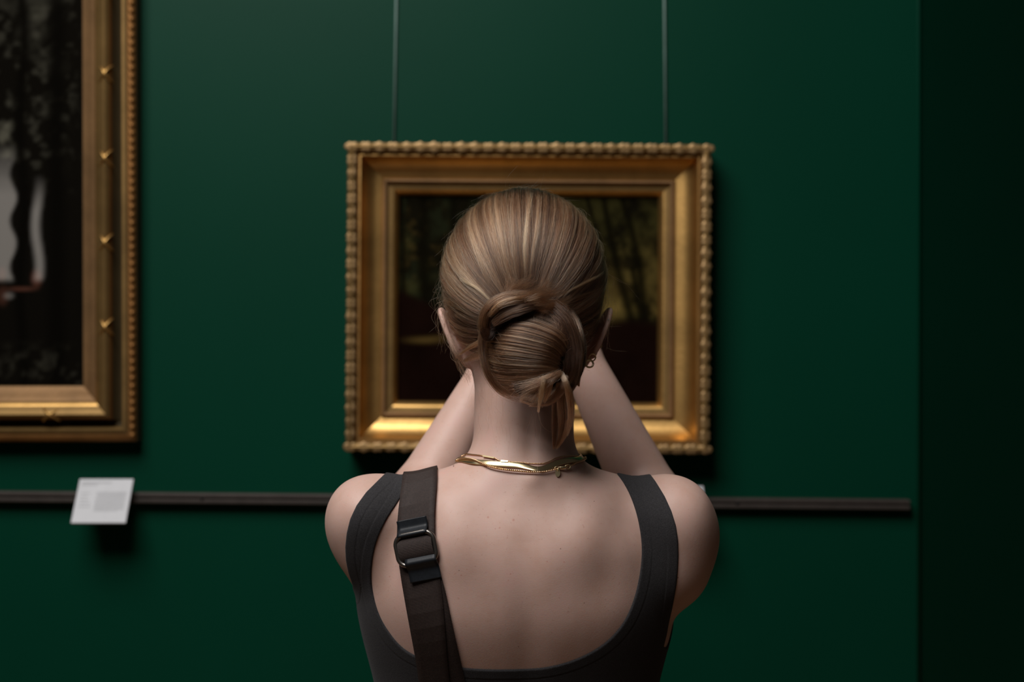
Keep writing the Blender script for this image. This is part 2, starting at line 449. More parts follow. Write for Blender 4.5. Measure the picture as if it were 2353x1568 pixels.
# carved leaf ornaments all round the top edge of the moulding, each a piece of its own
lf = [link_mesh('leaf_ornament', *leaf_mesh(.0285, .0150, .0024, k), g_leaf, fr) for k in (2, 3)]
first = [True, True]
def place_leaf(x, z, ang, k, sc=1.0):
    o = lf[k]
    if not first[k]:
        o = lf[k].copy(); COL.objects.link(o)
    first[k] = False
    o.parent = fr; o.location = (x, -.0575*1.22, z); o.rotation_euler = (0, ang, 0); o.scale = (sc, 1+.25*(rng.random()-.5), .95+.2*rng.random())
nL = 27
for i in range(nL):
    for sgn in (1, -1):
        place_leaf(-WF/2+.0095+(WF-.019)*i/(nL-1), sgn*(HF/2-.0092), math.radians(rng.uniform(-5, 5)), int(rng.integers(0, 2)), rng.uniform(.9, 1.04))
nH = 23
for i in range(1, nH):
    for sgn in (1, -1):
        place_leaf(sgn*(WF/2-.0092), -HF/2+.0095+(HF-.019)*i/nH, math.radians(90+rng.uniform(-5, 5)), int(rng.integers(0, 2)), rng.uniform(.88, 1.02))
# row of tiny beads pressed into the sanded slip, too small to pick apart: one part
mb = MB()
def ring_pts(t, step):
    hw, hh = WF/2-t, HF/2-t; pts = []
    for s in (1, -1):
        for x in np.arange(-hw, hw, step): pts.append((x, s*hh))
        for z in np.arange(-hh, hh, step): pts.append((s*hw, z))
    return pts
for (x, z) in ring_pts(.0655, .0042):
    r = .0012
    v = [(x, -.0322, z), (x-r, -.0306, z), (x, -.0306, z-r), (x+r, -.0306, z), (x, -.0306, z+r)]
    mb.add((v, [(0, 1, 2), (0, 2, 3), (0, 3, 4), (0, 4, 1)]))
o = mb.build('bead_row', g_sand, fr); tag(o, kind='stuff')

# --- the big frame on the left, running out of the picture at the top and the left
K = .975
xr = (311-1176.5)/SC*.985; zb = 1.46-(1019-784)/SC*.985
WL, HL = 1.75, 1.95
fl = empty('framed_painting', (xr-WL/2, 0, zb+HL/2), (0, math.radians(-0.12), 0))
tag(fl, 'large gilded frame with a dark painting of tall trees, cut off by the left edge', 'painting')
profB = [(0, 0, 'side'), (0, .028, 'side'), (.001, .034, 'red'), (.004, .038, 'red'), (.012, .040, 'red'), (.014, .0395, 'dull'), (.018, .044, 'dull'), (.023, .044, 'dull'), (.026, .040, 'dull'),
         (.0275, .022, 'side'), (.034, .017, 'side'), (.0395, .022, 'side'), (.041, .044, 'red'), (.044, .052, 'dull'), (.050, .057, 'dull'), (.056, .055, 'dull'), (.060, .051, 'dull'), (.0625, .048, 'dull'),
         (.065, .047, 'bright'), (.070, .044, 'bright'), (.0715, .038, 'sand'), (.074, .036, 'sand'), (.082, .032, 'sand'), (.083, .030, 'sand'), (.0985, .022, 'dull'), (.0995, .008, 'dull')]
profB = [(a*1.02, b, c) for a, b, c in profB]
frame_members(profB, WL, HL, gm, fl)
cl = canvas('canvas', xr-WL+.097, xr-.097, zb+.097, zb+HL-.097, -0.012, paint_wood, None, 420, 460); adopt(cl, fl)
# crossed ribbon ties round the reeded moulding, one every fifteen centimetres
def ribbon_tie():
    m = MB()
    for s in (1, -1):
        pts = [(s*(.011-.022*t), -.047-.0125*math.sin(math.pi*min(1, max(0, t*1.0))), (t-.5)*.030) for t in np.linspace(0, 1, 10)]
        m.add(tube(pts, np.linspace(.0028, .0018, 10), 6))
    return m
rt = ribbon_tie().build('ribbon_tie', g_bright, fl)
ties = []
for k in range(10): ties.append((WL/2-.051, -HL/2+.208+.1512*k, 0))
for k in range(9): ties.append((WL/2-.10-.1512*k-.05, -HL/2+.051, 90))
for k, (x, z, a) in enumerate(ties):
    o = rt if k == 0 else rt.copy()
    if k: COL.objects.link(o)
    o.parent = fl; o.location = (x, 0, z); o.rotation_euler = (0, math.radians(a), 0)
# beads along the outer edge
def bead(r):
    v, f = [], []
    for i in range(5):
        th = i/4*math.pi/2
        for k in range(8): v.append((r*.86*math.sin(th)*math.cos(k*math.pi/4), -r*math.cos(th)*.8, r*math.sin(th)*math.sin(k*math.pi/4)))
    for i in range(4):
        for k in range(8): f.append((i*8+k, i*8+(k+1) % 8, i*8+8+(k+1) % 8, i*8+8+k))
    return v, f
bd = link_mesh('bead', *bead(.0058), g_red, fl); n = 0
for k in range(98):
    z = -HL/2+.012+k*.0147
    o = bd if n == 0 else bd.copy()
    if n: COL.objects.link(o)
    o.parent = fl; o.location = (WL/2-.0075, -.0385, z); n += 1

# --- picture wires
mwire = simple('nylon_wire', (0.12, 0.20, 0.17), 0.6, 0.0, var=.1)
for (xt, xb, lab) in ((911, 905.5, 'left of the two thin picture wires rising from the middle frame'), (1526, 1529, 'right of the two thin picture wires rising from the middle frame')):
    a = ((xb-1176.5)/SC, -.004, 1.46-(345-784)/SC); b = ((xt-1176.5)/SC, -.004, 1.46+784/SC); d = np.array(b)-np.array(a)
    V, Fc = tube([a, np.array(a)+d*1.6], .0021, 6)
    tag(link_mesh('picture_wire', V, Fc, mwire), lab, 'wire')

# --- label rail with its screws
mrail = simple('dark_bronze_rail', (0.060, 0.050, 0.044), 0.42, 0.35, var=.12, bmp=.2, bscale=300, spec=.4)
mscrew = simple('blackened_screw', (0.01, 0.01, 0.01), 0.4, 0.8, var=.2)
rx0, rx1 = -1.9, (2093-1176.5)/SC*.99
rz = 1.46-(1154-784)/SC*.99
rl = empty('label_rail', (0, 0, rz), (0, math.radians(.52), 0)); tag(rl, 'long thin dark metal rail running along the green wall under the pictures', 'rail')
pr = [(0, -.0095), (-.020, -.0095), (-.022, -.0075), (-.022, -.003), (-.0195, -.002), (-.0195, .002), (-.022, .003), (-.022, .0075), (-.020, .0095), (0, .0095)]
V = []; Fc = []
for (y, z) in pr:
    V += [(rx0, y, z), (rx1, y, z)]
for j in range(len(pr)-1): Fc.append((2*j, 2*j+1, 2*j+3, 2*j+2))
Fc += [tuple(2*j for j in range(len(pr)))[::-1], tuple(2*j+1 for j in range(len(pr)))]
link_mesh('bar', V, Fc, mrail, rl, False)
for sx in (470, 1690, 40-700):
    v, f = bead(.0045); o = link_mesh('screw', v, f, mscrew, rl); o.location = ((sx-1176.5)/SC, -.0195, .001)

# --- caption boards on the rail
mcard = simple('white_caption_board', (0.50, 0.505, 0.52), 0.55, var=.03)
mtext = simple('grey_print', (0.30, 0.30, 0.31), 0.7, var=.05)
mbrk = simple('black_bracket', (0.012, 0.012, 0.012), 0.5, 0.3, var=.1)
def caption(cx, ztop, w_, h_, tilt, label, rz_=0.0, seed=1):
    r = np.random.default_rng(seed)
    e = empty('caption_board', (cx, -.030, ztop), (math.radians(-tilt), 0, rz_)); tag(e, label, 'label', 'white caption boards on the rail')
    bevel(link_mesh('board', *box(-w_/2, w_/2, 0, .004, -h_, 0), mcard, e, False), .0006)
    m = MB()
    def line(x0, x1, z, t=.0009):
        x = x0
        while x < x1:
            l = min(r.uniform(.002, .007), x1-x); m.add(box(x, x+l, -.0003, 0, z-t/2, z+t/2)); x += l+.001
    line(-w_/2+.006, -w_/2+.060*w_/.098, -.008, .0024); line(-w_/2+.006, -w_/2+.034*w_/.098, -.0125, .0018)
    for k in range(5): line(-w_/2+.008, -w_/2+.008+r.uniform(.012, .022), -.030-k*.0068, .0012)
    for k in range(14): line(-w_/2+.036, w_/2-.008-(.01 if k == 13 else 0), -.028-k*.0029, .0011)
    m.build('printed_text', mtext, e, False)
    b = link_mesh('bracket', *box(-.012, .012, .004, .012, -h_*.75, -h_*.3), mbrk, e, False)
    return e
c1 = caption(-.7325, 1.46-(1101-784)/F_PX*2.57, .0970, .0900, 36, 'white caption board on the rail below the large left painting', 0, 3)
c2 = caption(.297, 1.46-(1117-784)/F_PX*2.57, .0970, .0900, 36, 'white caption board on the rail, mostly hidden by the right shoulder', 0, 4)
# ------------------------------------------------------------------ the woman: one continuous skin surface
HC = np.array(S(1203, 640, -1.0))                 # centre of the skull
ER, EL = S(1500, 1165, -.82), S(967, 1150, -.83)  # elbows
WR, WL_ = S(1330, 815, -.775), S(1128, 850, -.775) # wrists
PH = np.array([.020, -.722, 1.468])               # centre of the phone she holds up
zt = np.array([.90, .98, 1.03, 1.083, 1.126, 1.164, 1.193, 1.225, 1.255, 1.285, 1.31, 1.35])
wt = np.array([.168, .150, .150, .160, .1715, .1785, .1795, .172, .155, .125, .085, .03])
bt = np.array([-1.090, -1.062, -1.066, -1.084, -1.105, -1.120, -1.124, -1.125, -1.119, -1.106, -1.090, -1.07])
ft = np.array([-.915, -.925, -.92, -.90, -.885, -.885, -.892, -.905, -.92, -.935, -.95, -.97])
_zz = np.linspace(.90, 1.35, 451); _ker = np.exp(-(np.arange(-60, 61)/26.0)**2); _ker /= _ker.sum()
def _smooth(v):
    y = np.interp(_zz, zt, v); return np.convolve(np.pad(y, 60, mode='edge'), _ker, 'valid')
wt_s, bt_s, ft_s = _smooth(wt), _smooth(bt), _smooth(ft)
def local(P, c, R, fn):
    """evaluate fn only near c; elsewhere the distance to the ball is a good enough bound"""
    d = np.sqrt(((P-np.array(c, np.float32))**2).sum(1)); out = d-R+.035; m = d < R
    out = out.astype(np.float32)
    if m.any(): out[m] = fn(P[m])
    return out
def torso(P):
    z = P[:, 2]; W2 = np.interp(z, _zz, wt_s); b = np.interp(z, _zz, bt_s); f = np.interp(z, _zz, ft_s)
    e = .004
    D = (f-b)/2; yc = (f+b)/2
    x = np.abs(P[:, 0]-.0053)
    rho = ((x/W2)**2.3+(np.abs(P[:, 1]-yc)/D)**2.3)**(1/2.3)
    dW = (np.interp(z+e, _zz, wt_s)-np.interp(z-e, _zz, wt_s))/(2*e)
    d = (rho-1)*np.minimum(W2, D*1.15)/np.sqrt(1+np.minimum(dW*dW, 4))
    return smax(d, z-1.322, .035)
def gauss(P, c, s, ang=0):
    """bump on the back, centred at photograph point c, radii s in metres, turned by ang degrees"""
    cx, _, cz = S(c[0], c[1], -1.12); a = math.radians(ang)
    u = (P[:, 0]-cx)*math.cos(a)+(P[:, 2]-cz)*math.sin(a); v = -(P[:, 0]-cx)*math.sin(a)+(P[:, 2]-cz)*math.cos(a)
    return np.exp(-(u/s[0])**2-(v/s[1])**2)
def hand(P, wr, side):
    """palm, four curled fingers and a thumb closed on the edge of the phone; side -1 left, 1 right"""
    X = PH[0]; k0 = np.array([X+side*.052, -.722, 1.445])
    wr = np.array(wr)
    d = ell(P, (wr+k0*1.25)/2.25+np.array([side*.004, 0, 0]), (.0155, .030, .046), roty(-side*18))
    d = smin(d, cap(P, wr, k0+np.array([side*.003, 0, .005]), .024, .017), .012)
    for i, (dz, ln, r) in enumerate(((.030, .95, .0080), (.011, 1.05, .0083), (-.008, 1.0, .0080), (-.026, .82, .0070))):
        a = k0+np.array([0, .002, dz]); b = np.array([X+side*.047, -.700, a[2]+.004])
        c = np.array([X+side*(.047-.026*ln), -.7035, a[2]+.006]); e = np.array([X+side*(.047-.044*ln), -.7085, a[2]+.006])
        f = np.minimum(cap(P, a, b, r*1.12, r*1.02), np.minimum(cap(P, b, c, r*1.02, r*.92), cap(P, c, e, r*.92, r*.78)))
        d = smin(d, f, .005)
    t0 = wr*.45+k0*.55+np.array([-side*.004, -.016, -.004]); t1 = np.array([X+side*.043, -.747, 1.438]); t2 = np.array([X+side*.031, -.7395, 1.462]); t3 = np.array([X+side*.019, -.7365, 1.480])
    th = np.minimum(cap(P, t0, t1, .013, .0105), np.minimum(cap(P, t1, t2, .0105, .0092), cap(P, t2, t3, .0092, .0075)))
    return smin(d, th, .007)
def ear(P, side):
    c = np.array(S(1207+side*163, 772, -1.008))
    R = rotz(side*9)@roty(side*23)
    q = (P-c)@R
    # outer helix: a squashed shell with a hollow behind the rim
    o = ell(q, (side*.002, .004, 0), (.0042, .0180, .0345))
    h = ell(q, (side*.0065, .010, .002), (.0050, .0135, .0250))
    d = smax(o, -h, .003)
    rim_t = np.sqrt((q[:, 1]/.0165)**2+(q[:, 2]/.031)**2)
    rim = np.sqrt((q[:, 0]-side*.0035)**2+((rim_t-1)*.022)**2)-.0027
    rim = smax(rim, -(q[:, 2]+.026), .004)
    d = smin(d, rim, .004)
    d = smin(d, ell(q, (-side*.010, .012, -.003), (.010, .008, .018)), .006)
    return smin(d, ell(q, (-side*.0005, 0.003, -.031), (.0038, .0075, .008)), .005)
def head(P):
    q = P-HC
    up = q[:, 2] > 0
    r = np.where(up[:, None], np.array([.0835, .095, .094]), np.array([.0835, .095, .105]))
    yo = q.copy(); yo[:, 1] -= .0
    k0 = np.sqrt(((yo/r)**2).sum(1)); k1 = np.sqrt(((yo/(r*r))**2).sum(1)); d = k0*(k0-1)/np.maximum(k1, 1e-6)
    d = smin(d, ell(P, HC+[0, .0, -.062], (.076, .060, .050)), .02)        # skull base between the ears
    d = smin(d, ell(P, HC+[0, .047, -.060], (.058, .058, .082)), .03)        # face
    d = smin(d, ell(P, HC+[0, .058, -.112], (.036, .040, .030)), .025)       # jaw and chin
    d = smin(d, cap(P, HC+[0, .094, -.040], HC+[0, .117, -.072], .009, .0125), .010)  # nose
    for s in (-1, 1):
        d = smin(d, ell(P, HC+[s*.032, .078, -.062], (.022, .02, .02)), .015)   # cheeks
        d = smax(d, -ell(P, HC+[s*.031, .112, -.028], (.016, .015, .010)), .010)  # eye sockets
        d = smin(d, ell(P, HC+[s*.031, .092, -.030], (.0118, .0100, .0100)), .004)  # lids round the eyes
        d = smin(d, cap(P, HC+[s*.014, .096, -.014], HC+[s*.046, .083, -.012], .0055, .0045), .010)  # brows
    for dz in (-.0925, -.1000): d = smin(d, cap(P, HC+[-.016, .098, dz], HC+[.016, .098, dz], .0052, .0052), .004)  # lips
    return d
def neck(P):
    a = np.array(S(1203, 1085, -1.015)); b = np.array(S(1204, 880, -.998))
    d = cap(P, a, b, .0565, .0553)
    d = smin(d, cap(P, np.array(S(1236, 1090, -1.052)), np.array(S(1228, 870, -1.036)), .022, .020), .018)
    d = smin(d, cap(P, np.array(S(1172, 1090, -1.052)), np.array(S(1180, 870, -1.036)), .022, .020), .018)
    return d
def body(P):
    d = torso(P)
    # trapezius slopes, shoulder caps
    for s, a, b, ra, rb in ((1, S(1285, 1132, -1.045), S(1490, 1166, -1.040), .030, .0275), (-1, S(1122, 1132, -1.045), S(912, 1162, -1.040), .030, .0275)):
        d = smin(d, cap(P, a, b, ra, rb), .028)
    nk = neck(P)
    d = smin(d, nk, .036)
    # right shoulder and arm
    rs = smin(ell(P, S(1550, 1196, -1.045), (.0425, .052, .0480)), ell(P, S(1556, 1285, -1.035), (.0380, .05, .049)), .03)
    d = smin(d, rs, .030)
    ls = smin(ell(P, S(842, 1178, -1.045), (.0400, .052, .0395)), ell(P, S(845, 1235, -1.035), (.0360, .05, .045)), .03)
    d = smin(d, ls, .030)
    arm = smin(cap(P, S(1548, 1225, -1.02), ER, .045, .0395), cap(P, ER, WR, .0425, .0260), .018)
    arm = smin(arm, local(P, (PH+np.array(WR))/2+[.02, 0, -.01], .11, lambda Q: hand(Q, WR, 1)), .014)
    d = smin(d, arm, .022)
    arm = smin(cap(P, S(852, 1205, -1.02), EL, .043, .0385), cap(P, EL, WL_, .0415, .0255), .018)
    arm = smin(arm, local(P, (PH+np.array(WL_))/2+[-.02, 0, -.01], .11, lambda Q: hand(Q, WL_, -1)), .014)
    d = smin(d, arm, .022)
    # chest
    for s in (-1, 1): d = smin(d, ell(P, (.005+s*.070, -.895, 1.155), (.062, .052, .058)), .03)
    d = smin(d, local(P, HC+[0, .01, -.03], .19, head), .022)
    for s in (-1, 1): d = smin(d, local(P, S(1207+s*163, 772, -1.008), .06, lambda Q, s=s: ear(Q, s)), .006)
    # relief of the back: shoulder blades, the furrow of the spine, the hollow under each blade
    back = np.clip((-1.02-P[:, 1])/.05, 0, 1)
    z = P[:, 2]
    am = (.0075*gauss(P, (1352, 1225), (.030, .046), -18)+.0065*gauss(P, (1040, 1235), (.030, .046), 18)
          + .0018*gauss(P, (1395, 1165), (.050, .018), -14)+.0018*gauss(P, (1000, 1165), (.05, .018), 14)
          - .0035*gauss(P, (1395, 1350), (.045, .030), 30)-.003*gauss(P, (1010, 1350), (.045, .030), -30)
          - .0022*gauss(P, (1295, 1340), (.024, .045), -25)-.002*gauss(P, (1098, 1340), (.024, .045), 25)
          - .0026*np.exp(-((P[:, 0]-.016)/.018)**2)*np.clip((1.30-z)/.05, 0, 1)
          - .0022*gauss(P, (1290, 1150), (.024, .030), 0)-.0018*gauss(P, (1140, 1150), (.024, .030), 0)
          + .0040*gauss(P, (1225, 1100), (.012, .013), 0)
          + .003*gauss(P, (1450, 1260), (.02, .05), -10)
          - .0030*gauss(P, (1222, 980), (.009, .045), 0))
    return d-am*back

mskin, nt, p = new_mat('skin')
vec = texco(nt)
base = ramp(nt, noise(nt, vec, 26, 4, .6), [(0.3, (0.505, 0.318, 0.252)), (0.55, (0.545, 0.362, 0.300)), (0.75, (0.560, 0.350, 0.298))])
fr_ = ramp(nt, noise(nt, vec, 330, 2, .5), [(0.66, (1, 1, 1)), (0.76, (.80, .66, .60))])
mx = node(nt, 'ShaderNodeMix', data_type='RGBA', blend_type='MULTIPLY'); mx.inputs[0].default_value = .55
nt.links.new(base, mx.inputs[6]); nt.links.new(fr_, mx.inputs[7])
# a few moles and spots, each at its own place on the back
cur = mx.outputs[2]
geo = node(nt, 'ShaderNodeNewGeometry')
MOLES = [(1180, 1198, .0018, 1), (1121, 1192, .0015, 1), (1566, 1340, .0011, 0), (1192, 1492, .0009, 0), (1368, 1158, .0007, 0), (1055, 1311, .0008, 0), (1148, 1215, .0012, 1), (1173, 1318, .0012, 1), (1288, 1261, .0009, 0), (1036, 1085, .0010, 0), (1060, 1322, .0012, 1), (1257, 1290, .0011, 1), (1296, 1291, .0011, 1), (1343, 1388, .0008, 0), (890, 1336, .0011, 1), (1138, 1217, .001, 1)]
for (mx_, my_, r, kd) in MOLES:
    x, _, z = S(mx_, my_, -1.118)
    dn = node(nt, 'ShaderNodeVectorMath', operation='DISTANCE'); dn.inputs[1].default_value = (x, -1.118, z)
    mp = node(nt, 'ShaderNodeMapping'); 
    cb = node(nt, 'ShaderNodeSeparateXYZ'); nt.links.new(geo.outputs['Position'], cb.inputs[0])
    cc = node(nt, 'ShaderNodeCombineXYZ'); cc.inputs[1].default_value = -1.118
    nt.links.new(cb.outputs[0], cc.inputs[0]); nt.links.new(cb.outputs[2], cc.inputs[2]); nt.links.new(cc.outputs[0], dn.inputs[0])
    nt.nodes.remove(mp)
    bk = node(nt, 'ShaderNodeMath', operation='LESS_THAN'); bk.inputs[1].default_value = -1.0; nt.links.new(cb.outputs[1], bk.inputs[0])
    mr = node(nt, 'ShaderNodeMapRange'); mr.inputs[1].default_value = r*.95; mr.inputs[2].default_value = r*.25; mr.inputs[3].default_value = 0; mr.inputs[4].default_value = .75 if kd == 0 else .45
    nt.links.new(dn.outputs['Value'], mr.inputs[0])
    mu = node(nt, 'ShaderNodeMath', operation='MULTIPLY'); nt.links.new(mr.outputs[0], mu.inputs[0]); nt.links.new(bk.outputs[0], mu.inputs[1])
    m2 = node(nt, 'ShaderNodeMix', data_type='RGBA'); nt.links.new(mu.outputs[0], m2.inputs[0]); nt.links.new(cur, m2.inputs[6])
    m2.inputs[7].default_value = (.10, .035, .02, 1) if kd == 0 else (.40, .12, .085, 1); cur = m2.outputs[2]
sp_ = node(nt, 'ShaderNodeVectorMath', operation='SUBTRACT'); sp_.inputs[1].default_value = tuple(HC+[0, .103, -.0965]); nt.links.new(geo.outputs['Position'], sp_.inputs[0])
sc_ = node(nt, 'ShaderNodeVectorMath', operation='DIVIDE'); sc_.inputs[1].default_value = (.0235, .02, .0085); nt.links.new(sp_.outputs[0], sc_.inputs[0])
ln_ = node(nt, 'ShaderNodeVectorMath', operation='LENGTH'); nt.links.new(sc_.outputs[0], ln_.inputs[0])
lm_ = node(nt, 'ShaderNodeMapRange'); lm_.inputs[1].default_value = 1.05; lm_.inputs[2].default_value = .85; nt.links.new(ln_.outputs['Value'], lm_.inputs[0])
m3 = node(nt, 'ShaderNodeMix', data_type='RGBA'); nt.links.new(lm_.outputs[0], m3.inputs[0]); nt.links.new(cur, m3.inputs[6]); m3.inputs[7].default_value = (.36, .13, .11, 1); cur = m3.outputs[2]
nt.links.new(cur, p.inputs['Base Color'])
p.inputs['Roughness'].default_value = 0.52; p.inputs['Specular IOR Level'].default_value = 0.42
p.inputs['Subsurface Weight'].default_value = 0.22; p.inputs['Subsurface Radius'].default_value = (1.0, 0.32, 0.16); p.inputs['Subsurface Scale'].default_value = 0.010
bump(nt, noise(nt, vec, 700, 3), .16, .0005, p)

person = empty('person', (.005, -1.0, 0)); tag(person, 'person seen from behind with a low bun, dark tank top and both arms raised', 'person')
import time
t0 = time.time()
BV, BQ = surface_nets(body, (-.26, -1.20, .92), (.27, -.66, 1.66), .002)
keep = (BV[BQ][:, :, 2].min(1) > .925)
BQ = BQ[keep]
print('body', len(BV), len(BQ), time.time()-t0)
skin = link_mesh('body', BV, BQ, mskin); adopt(skin, person)
BN, _ = grad(body, BV)

# ------------------------------------------------------------------ tank top, cut from the body's own surface and lifted off it
def XZS(L, y=-1.11):
    p_ = catmull([(S(a, b, y)[0], S(a, b, y)[2]) for a, b in L], 110); return [tuple(q) for q in p_]
def XZ(L, y=-1.11): return [(S(a, b, y)[0], S(a, b, y)[2]) for a, b in L]
# what the cloth covers on the back, as the outline of the scoop and the outline of the garment
scoop = XZS([(943, 1060), (940, 1100), (915, 1152), (884, 1200), (862, 1250), (850, 1305), (848, 1360), (860, 1415), (885, 1462), (925, 1505), (985, 1530), (1060, 1542), (1150, 1545), (1240, 1542), (1320, 1522), (1385, 1488), (1430, 1442), (1458, 1385), (1474, 1320), (1478, 1260), (1470, 1200), (1455, 1150), (1437, 1115), (1418, 1090), (1410, 1060)])
outer = XZS([(900, 1060), (884, 1092), (838, 1135), (806, 1185), (790, 1245), (787, 1300), (793, 1350), (798, 1385), (775, 1420), (740, 1480), (700, 2300), (1700, 2300), (1620, 1620), (1545, 1535), (1548, 1480), (1557, 1400), (1563, 1320), (1562, 1250), (1552, 1195), (1530, 1140), (1503, 1096), (1480, 1060)])
fscoop = XZ([(955, 1040), (950, 1200), (975, 1330), (1060, 1400), (1200, 1420), (1340, 1400), (1420, 1330), (1440, 1200), (1425, 1040)], -1.03)
fouter = XZ([(900, 1040), (895, 1120), (890, 1200), (870, 1300), (800, 1385), (700, 1420), (700, 2300), (1700, 2300), (1650, 1440), (1555, 1420), (1500, 1330), (1480, 1200), (1478, 1120), (1480, 1040)], -1.03)
X, Y, Z = BV.T
fb = np.minimum(poly_sd(X, Z, outer), -poly_sd(X, Z, scoop)); ff = np.minimum(poly_sd(X, Z, fouter), -poly_sd(X, Z, fscoop))
t = np.clip((Y+1.035)/.06, 0, 1); t = t*t*(3-2*t)
fld = fb*(1-t)+ff*t
# keep off the arms and the head
armd = np.minimum(cap(BV, S(1560, 1225, -.96), ER, .047, .045), cap(BV, S(840, 1205, -.96), EL, .045, .043))
fld = np.where(Y > -1.0, np.minimum(fld, armd-.012), fld); fld = np.where(Y > -.86, np.minimum(fld, 1.25-Z), fld); fld = np.where(Z > 1.345, -1, fld)
T = np.concatenate([BQ[:, [0, 1, 2]], BQ[:, [0, 2, 3]]])

mcloth, nt, p = new_mat('charcoal_jersey')
vec = texco(nt)
nt.links.new(ramp(nt, noise(nt, vec, 900, 3), [(0.3, (0.021, 0.020, 0.021)), (0.7, (0.040, 0.038, 0.040))]), p.inputs['Base Color'])
p.inputs['Roughness'].default_value = .9; p.inputs['Specular IOR Level'].default_value = .2
p.inputs['Sheen Weight'].default_value = .05; p.inputs['Sheen Roughness'].default_value = .5
bump(nt, noise(nt, vec, 1500, 3), .5, .0006, p)
def banded(V, N, Tq, f, levels, prof):
    """cut the skin mesh along every level of f and lift each point off the skin by prof(f)"""
    A = np.hstack([V, N, f[:, None]]); parts = []; tris = []; b = 0
    lv = list(levels)+[None]
    for lo, hi in zip(lv[:-1], lv[1:]):
        fa = A[:, 6]-lo; sel = fa[Tq].max(1) > 0
        if hi is not None: sel &= A[:, 6][Tq].min(1) < hi
        W, Q = clip_mesh(A, Tq[sel], fa)
        if hi is not None: W, Q = clip_mesh(W, Q, hi-W[:, 6])
        parts.append(W); tris.append(Q+b); b += len(W)
    W = np.vstack(parts); Q = np.concatenate(tris)
    _, first, inv = np.unique(np.round(W[:, :3]*2e5).astype(np.int64), axis=0, return_index=True, return_inverse=True)
    W = W[first]; Q = inv.ravel()[Q]; Q = Q[(Q[:, 0] != Q[:, 1]) & (Q[:, 1] != Q[:, 2]) & (Q[:, 0] != Q[:, 2])]
    n = W[:, 3:6]/(np.linalg.norm(W[:, 3:6], axis=1)[:, None]+1e-9)
    return W[:, :3]+n*prof(W[:, 6])[:, None], Q
kk = fld[T].max(1) > 0
T = T[kk]
hx = [0, .0004, .0010, .0018, .0098, .0108, .0114, .0122, .0135, 1]; hy = [.0002, .0011, .0016, .0018, .0018, .0017, .00145, .0015, .0016, .0016]
prof = lambda f: np.interp(f, hx, hy)
def mirror_cut(f, a): return f
V_, Q_ = banded(BV, BN, T, fld, [.0112, .0122, .0135], prof)
top = link_mesh('tank_top', V_, Q_, mcloth); adopt(top, person)
lim = np.where(fld < .0114, fld, -1)
def hem_mesh():
    A = np.hstack([BV, BN, fld[:, None]]); W, Q = clip_mesh(A, T, .0114-A[:, 6])
    return banded(W[:, :3], W[:, 3:6], Q, W[:, 6], [0, .0004, .0010, .0018, .0098, .0108], prof)
V_, Q_ = hem_mesh()
hem = link_mesh('hem', V_, Q_, mcloth); adopt(hem, top)
# ------------------------------------------------------------------ hair
def hair_curves(name, groups, mat, parent):
    """groups: list of (points [n, k, 3], root radius, tip radius, tint [n]) made into one curves object"""
    sizes = []; pos = []; rad = []; tint = []
    for (P, r0, r1, tn) in groups:
        n, k, _ = P.shape; sizes += [k]*n; pos.append(P.reshape(-1, 3))
        rad.append(np.tile(r0+(r1-r0)*np.linspace(0, 1, k)**3, n)); tn = np.asarray(tn); tint.append((tn if tn.ndim == 2 else np.repeat(tn[:, None], k, 1)).ravel())
    hc = bpy.data.hair_curves.new(name); hc.add_curves(sizes)
    hc.attributes['position'].data.foreach_set('vector', np.concatenate(pos).astype(np.float32).ravel())
    ra = hc.attributes.get('radius') or hc.attributes.new('radius', 'FLOAT', 'POINT')
    ra.data.foreach_set('value', np.concatenate(rad).astype(np.float32))
    ta = hc.attributes.new('tint', 'FLOAT', 'POINT'); ta.data.foreach_set('value', np.concatenate(tint).astype(np.float32))
    hc.materials.append(mat)
    o = bpy.data.objects.new(name, hc); COL.objects.link(o); o['kind'] = 'stuff'
    return adopt(o, parent)

mhair = bpy.data.materials.new('hair_strands'); mhair.use_nodes = True; nt = mhair.node_tree
for n_ in list(nt.nodes):
    if n_.type != 'OUTPUT_MATERIAL': nt.nodes.remove(n_)
out = [n_ for n_ in nt.nodes][0]
hb = node(nt, 'ShaderNodeBsdfHairPrincipled'); hb.parametrization = 'COLOR'
at = node(nt, 'ShaderNodeAttribute', attribute_name='tint')
hcol = ramp(nt, at.outputs['Fac'], [(0.0, (.018, .008, .005)), (0.3, (.062, .029, .015)), (0.55, (.140, .071, .036)), (0.78, (.28, .165, .092)), (1.0, (.54, .36, .20))])
nt.links.new(hcol, hb.inputs['Color']); hb.inputs['Roughness'].default_value = .32; hb.inputs['Radial Roughness'].default_value = .45
hb.inputs['Random Roughness'].default_value = .3; hb.inputs['IOR'].default_value = 1.5
nt.links.new(hb.outputs[0], out.inputs['Surface'])
mcap = simple('dark_hair_base', (.014, .008, .005), .9, var=.3, vscale=60, spec=.05)

rg = np.random.default_rng(42)
def wobble(r, n, K, amp):
    """gentle smooth waviness, different for every strand"""
    t = np.linspace(0, 1, K)[None, :, None]; w_ = 0
    for f in (2.3, 5.1, 9.7):
        w_ = w_+r.normal(0, 1, (n, 1, 3))*np.sin(t*f*(.7+.6*r.random((n, 1, 1)))*2+r.random((n, 1, 1))*6.28)/f
    return w_*amp
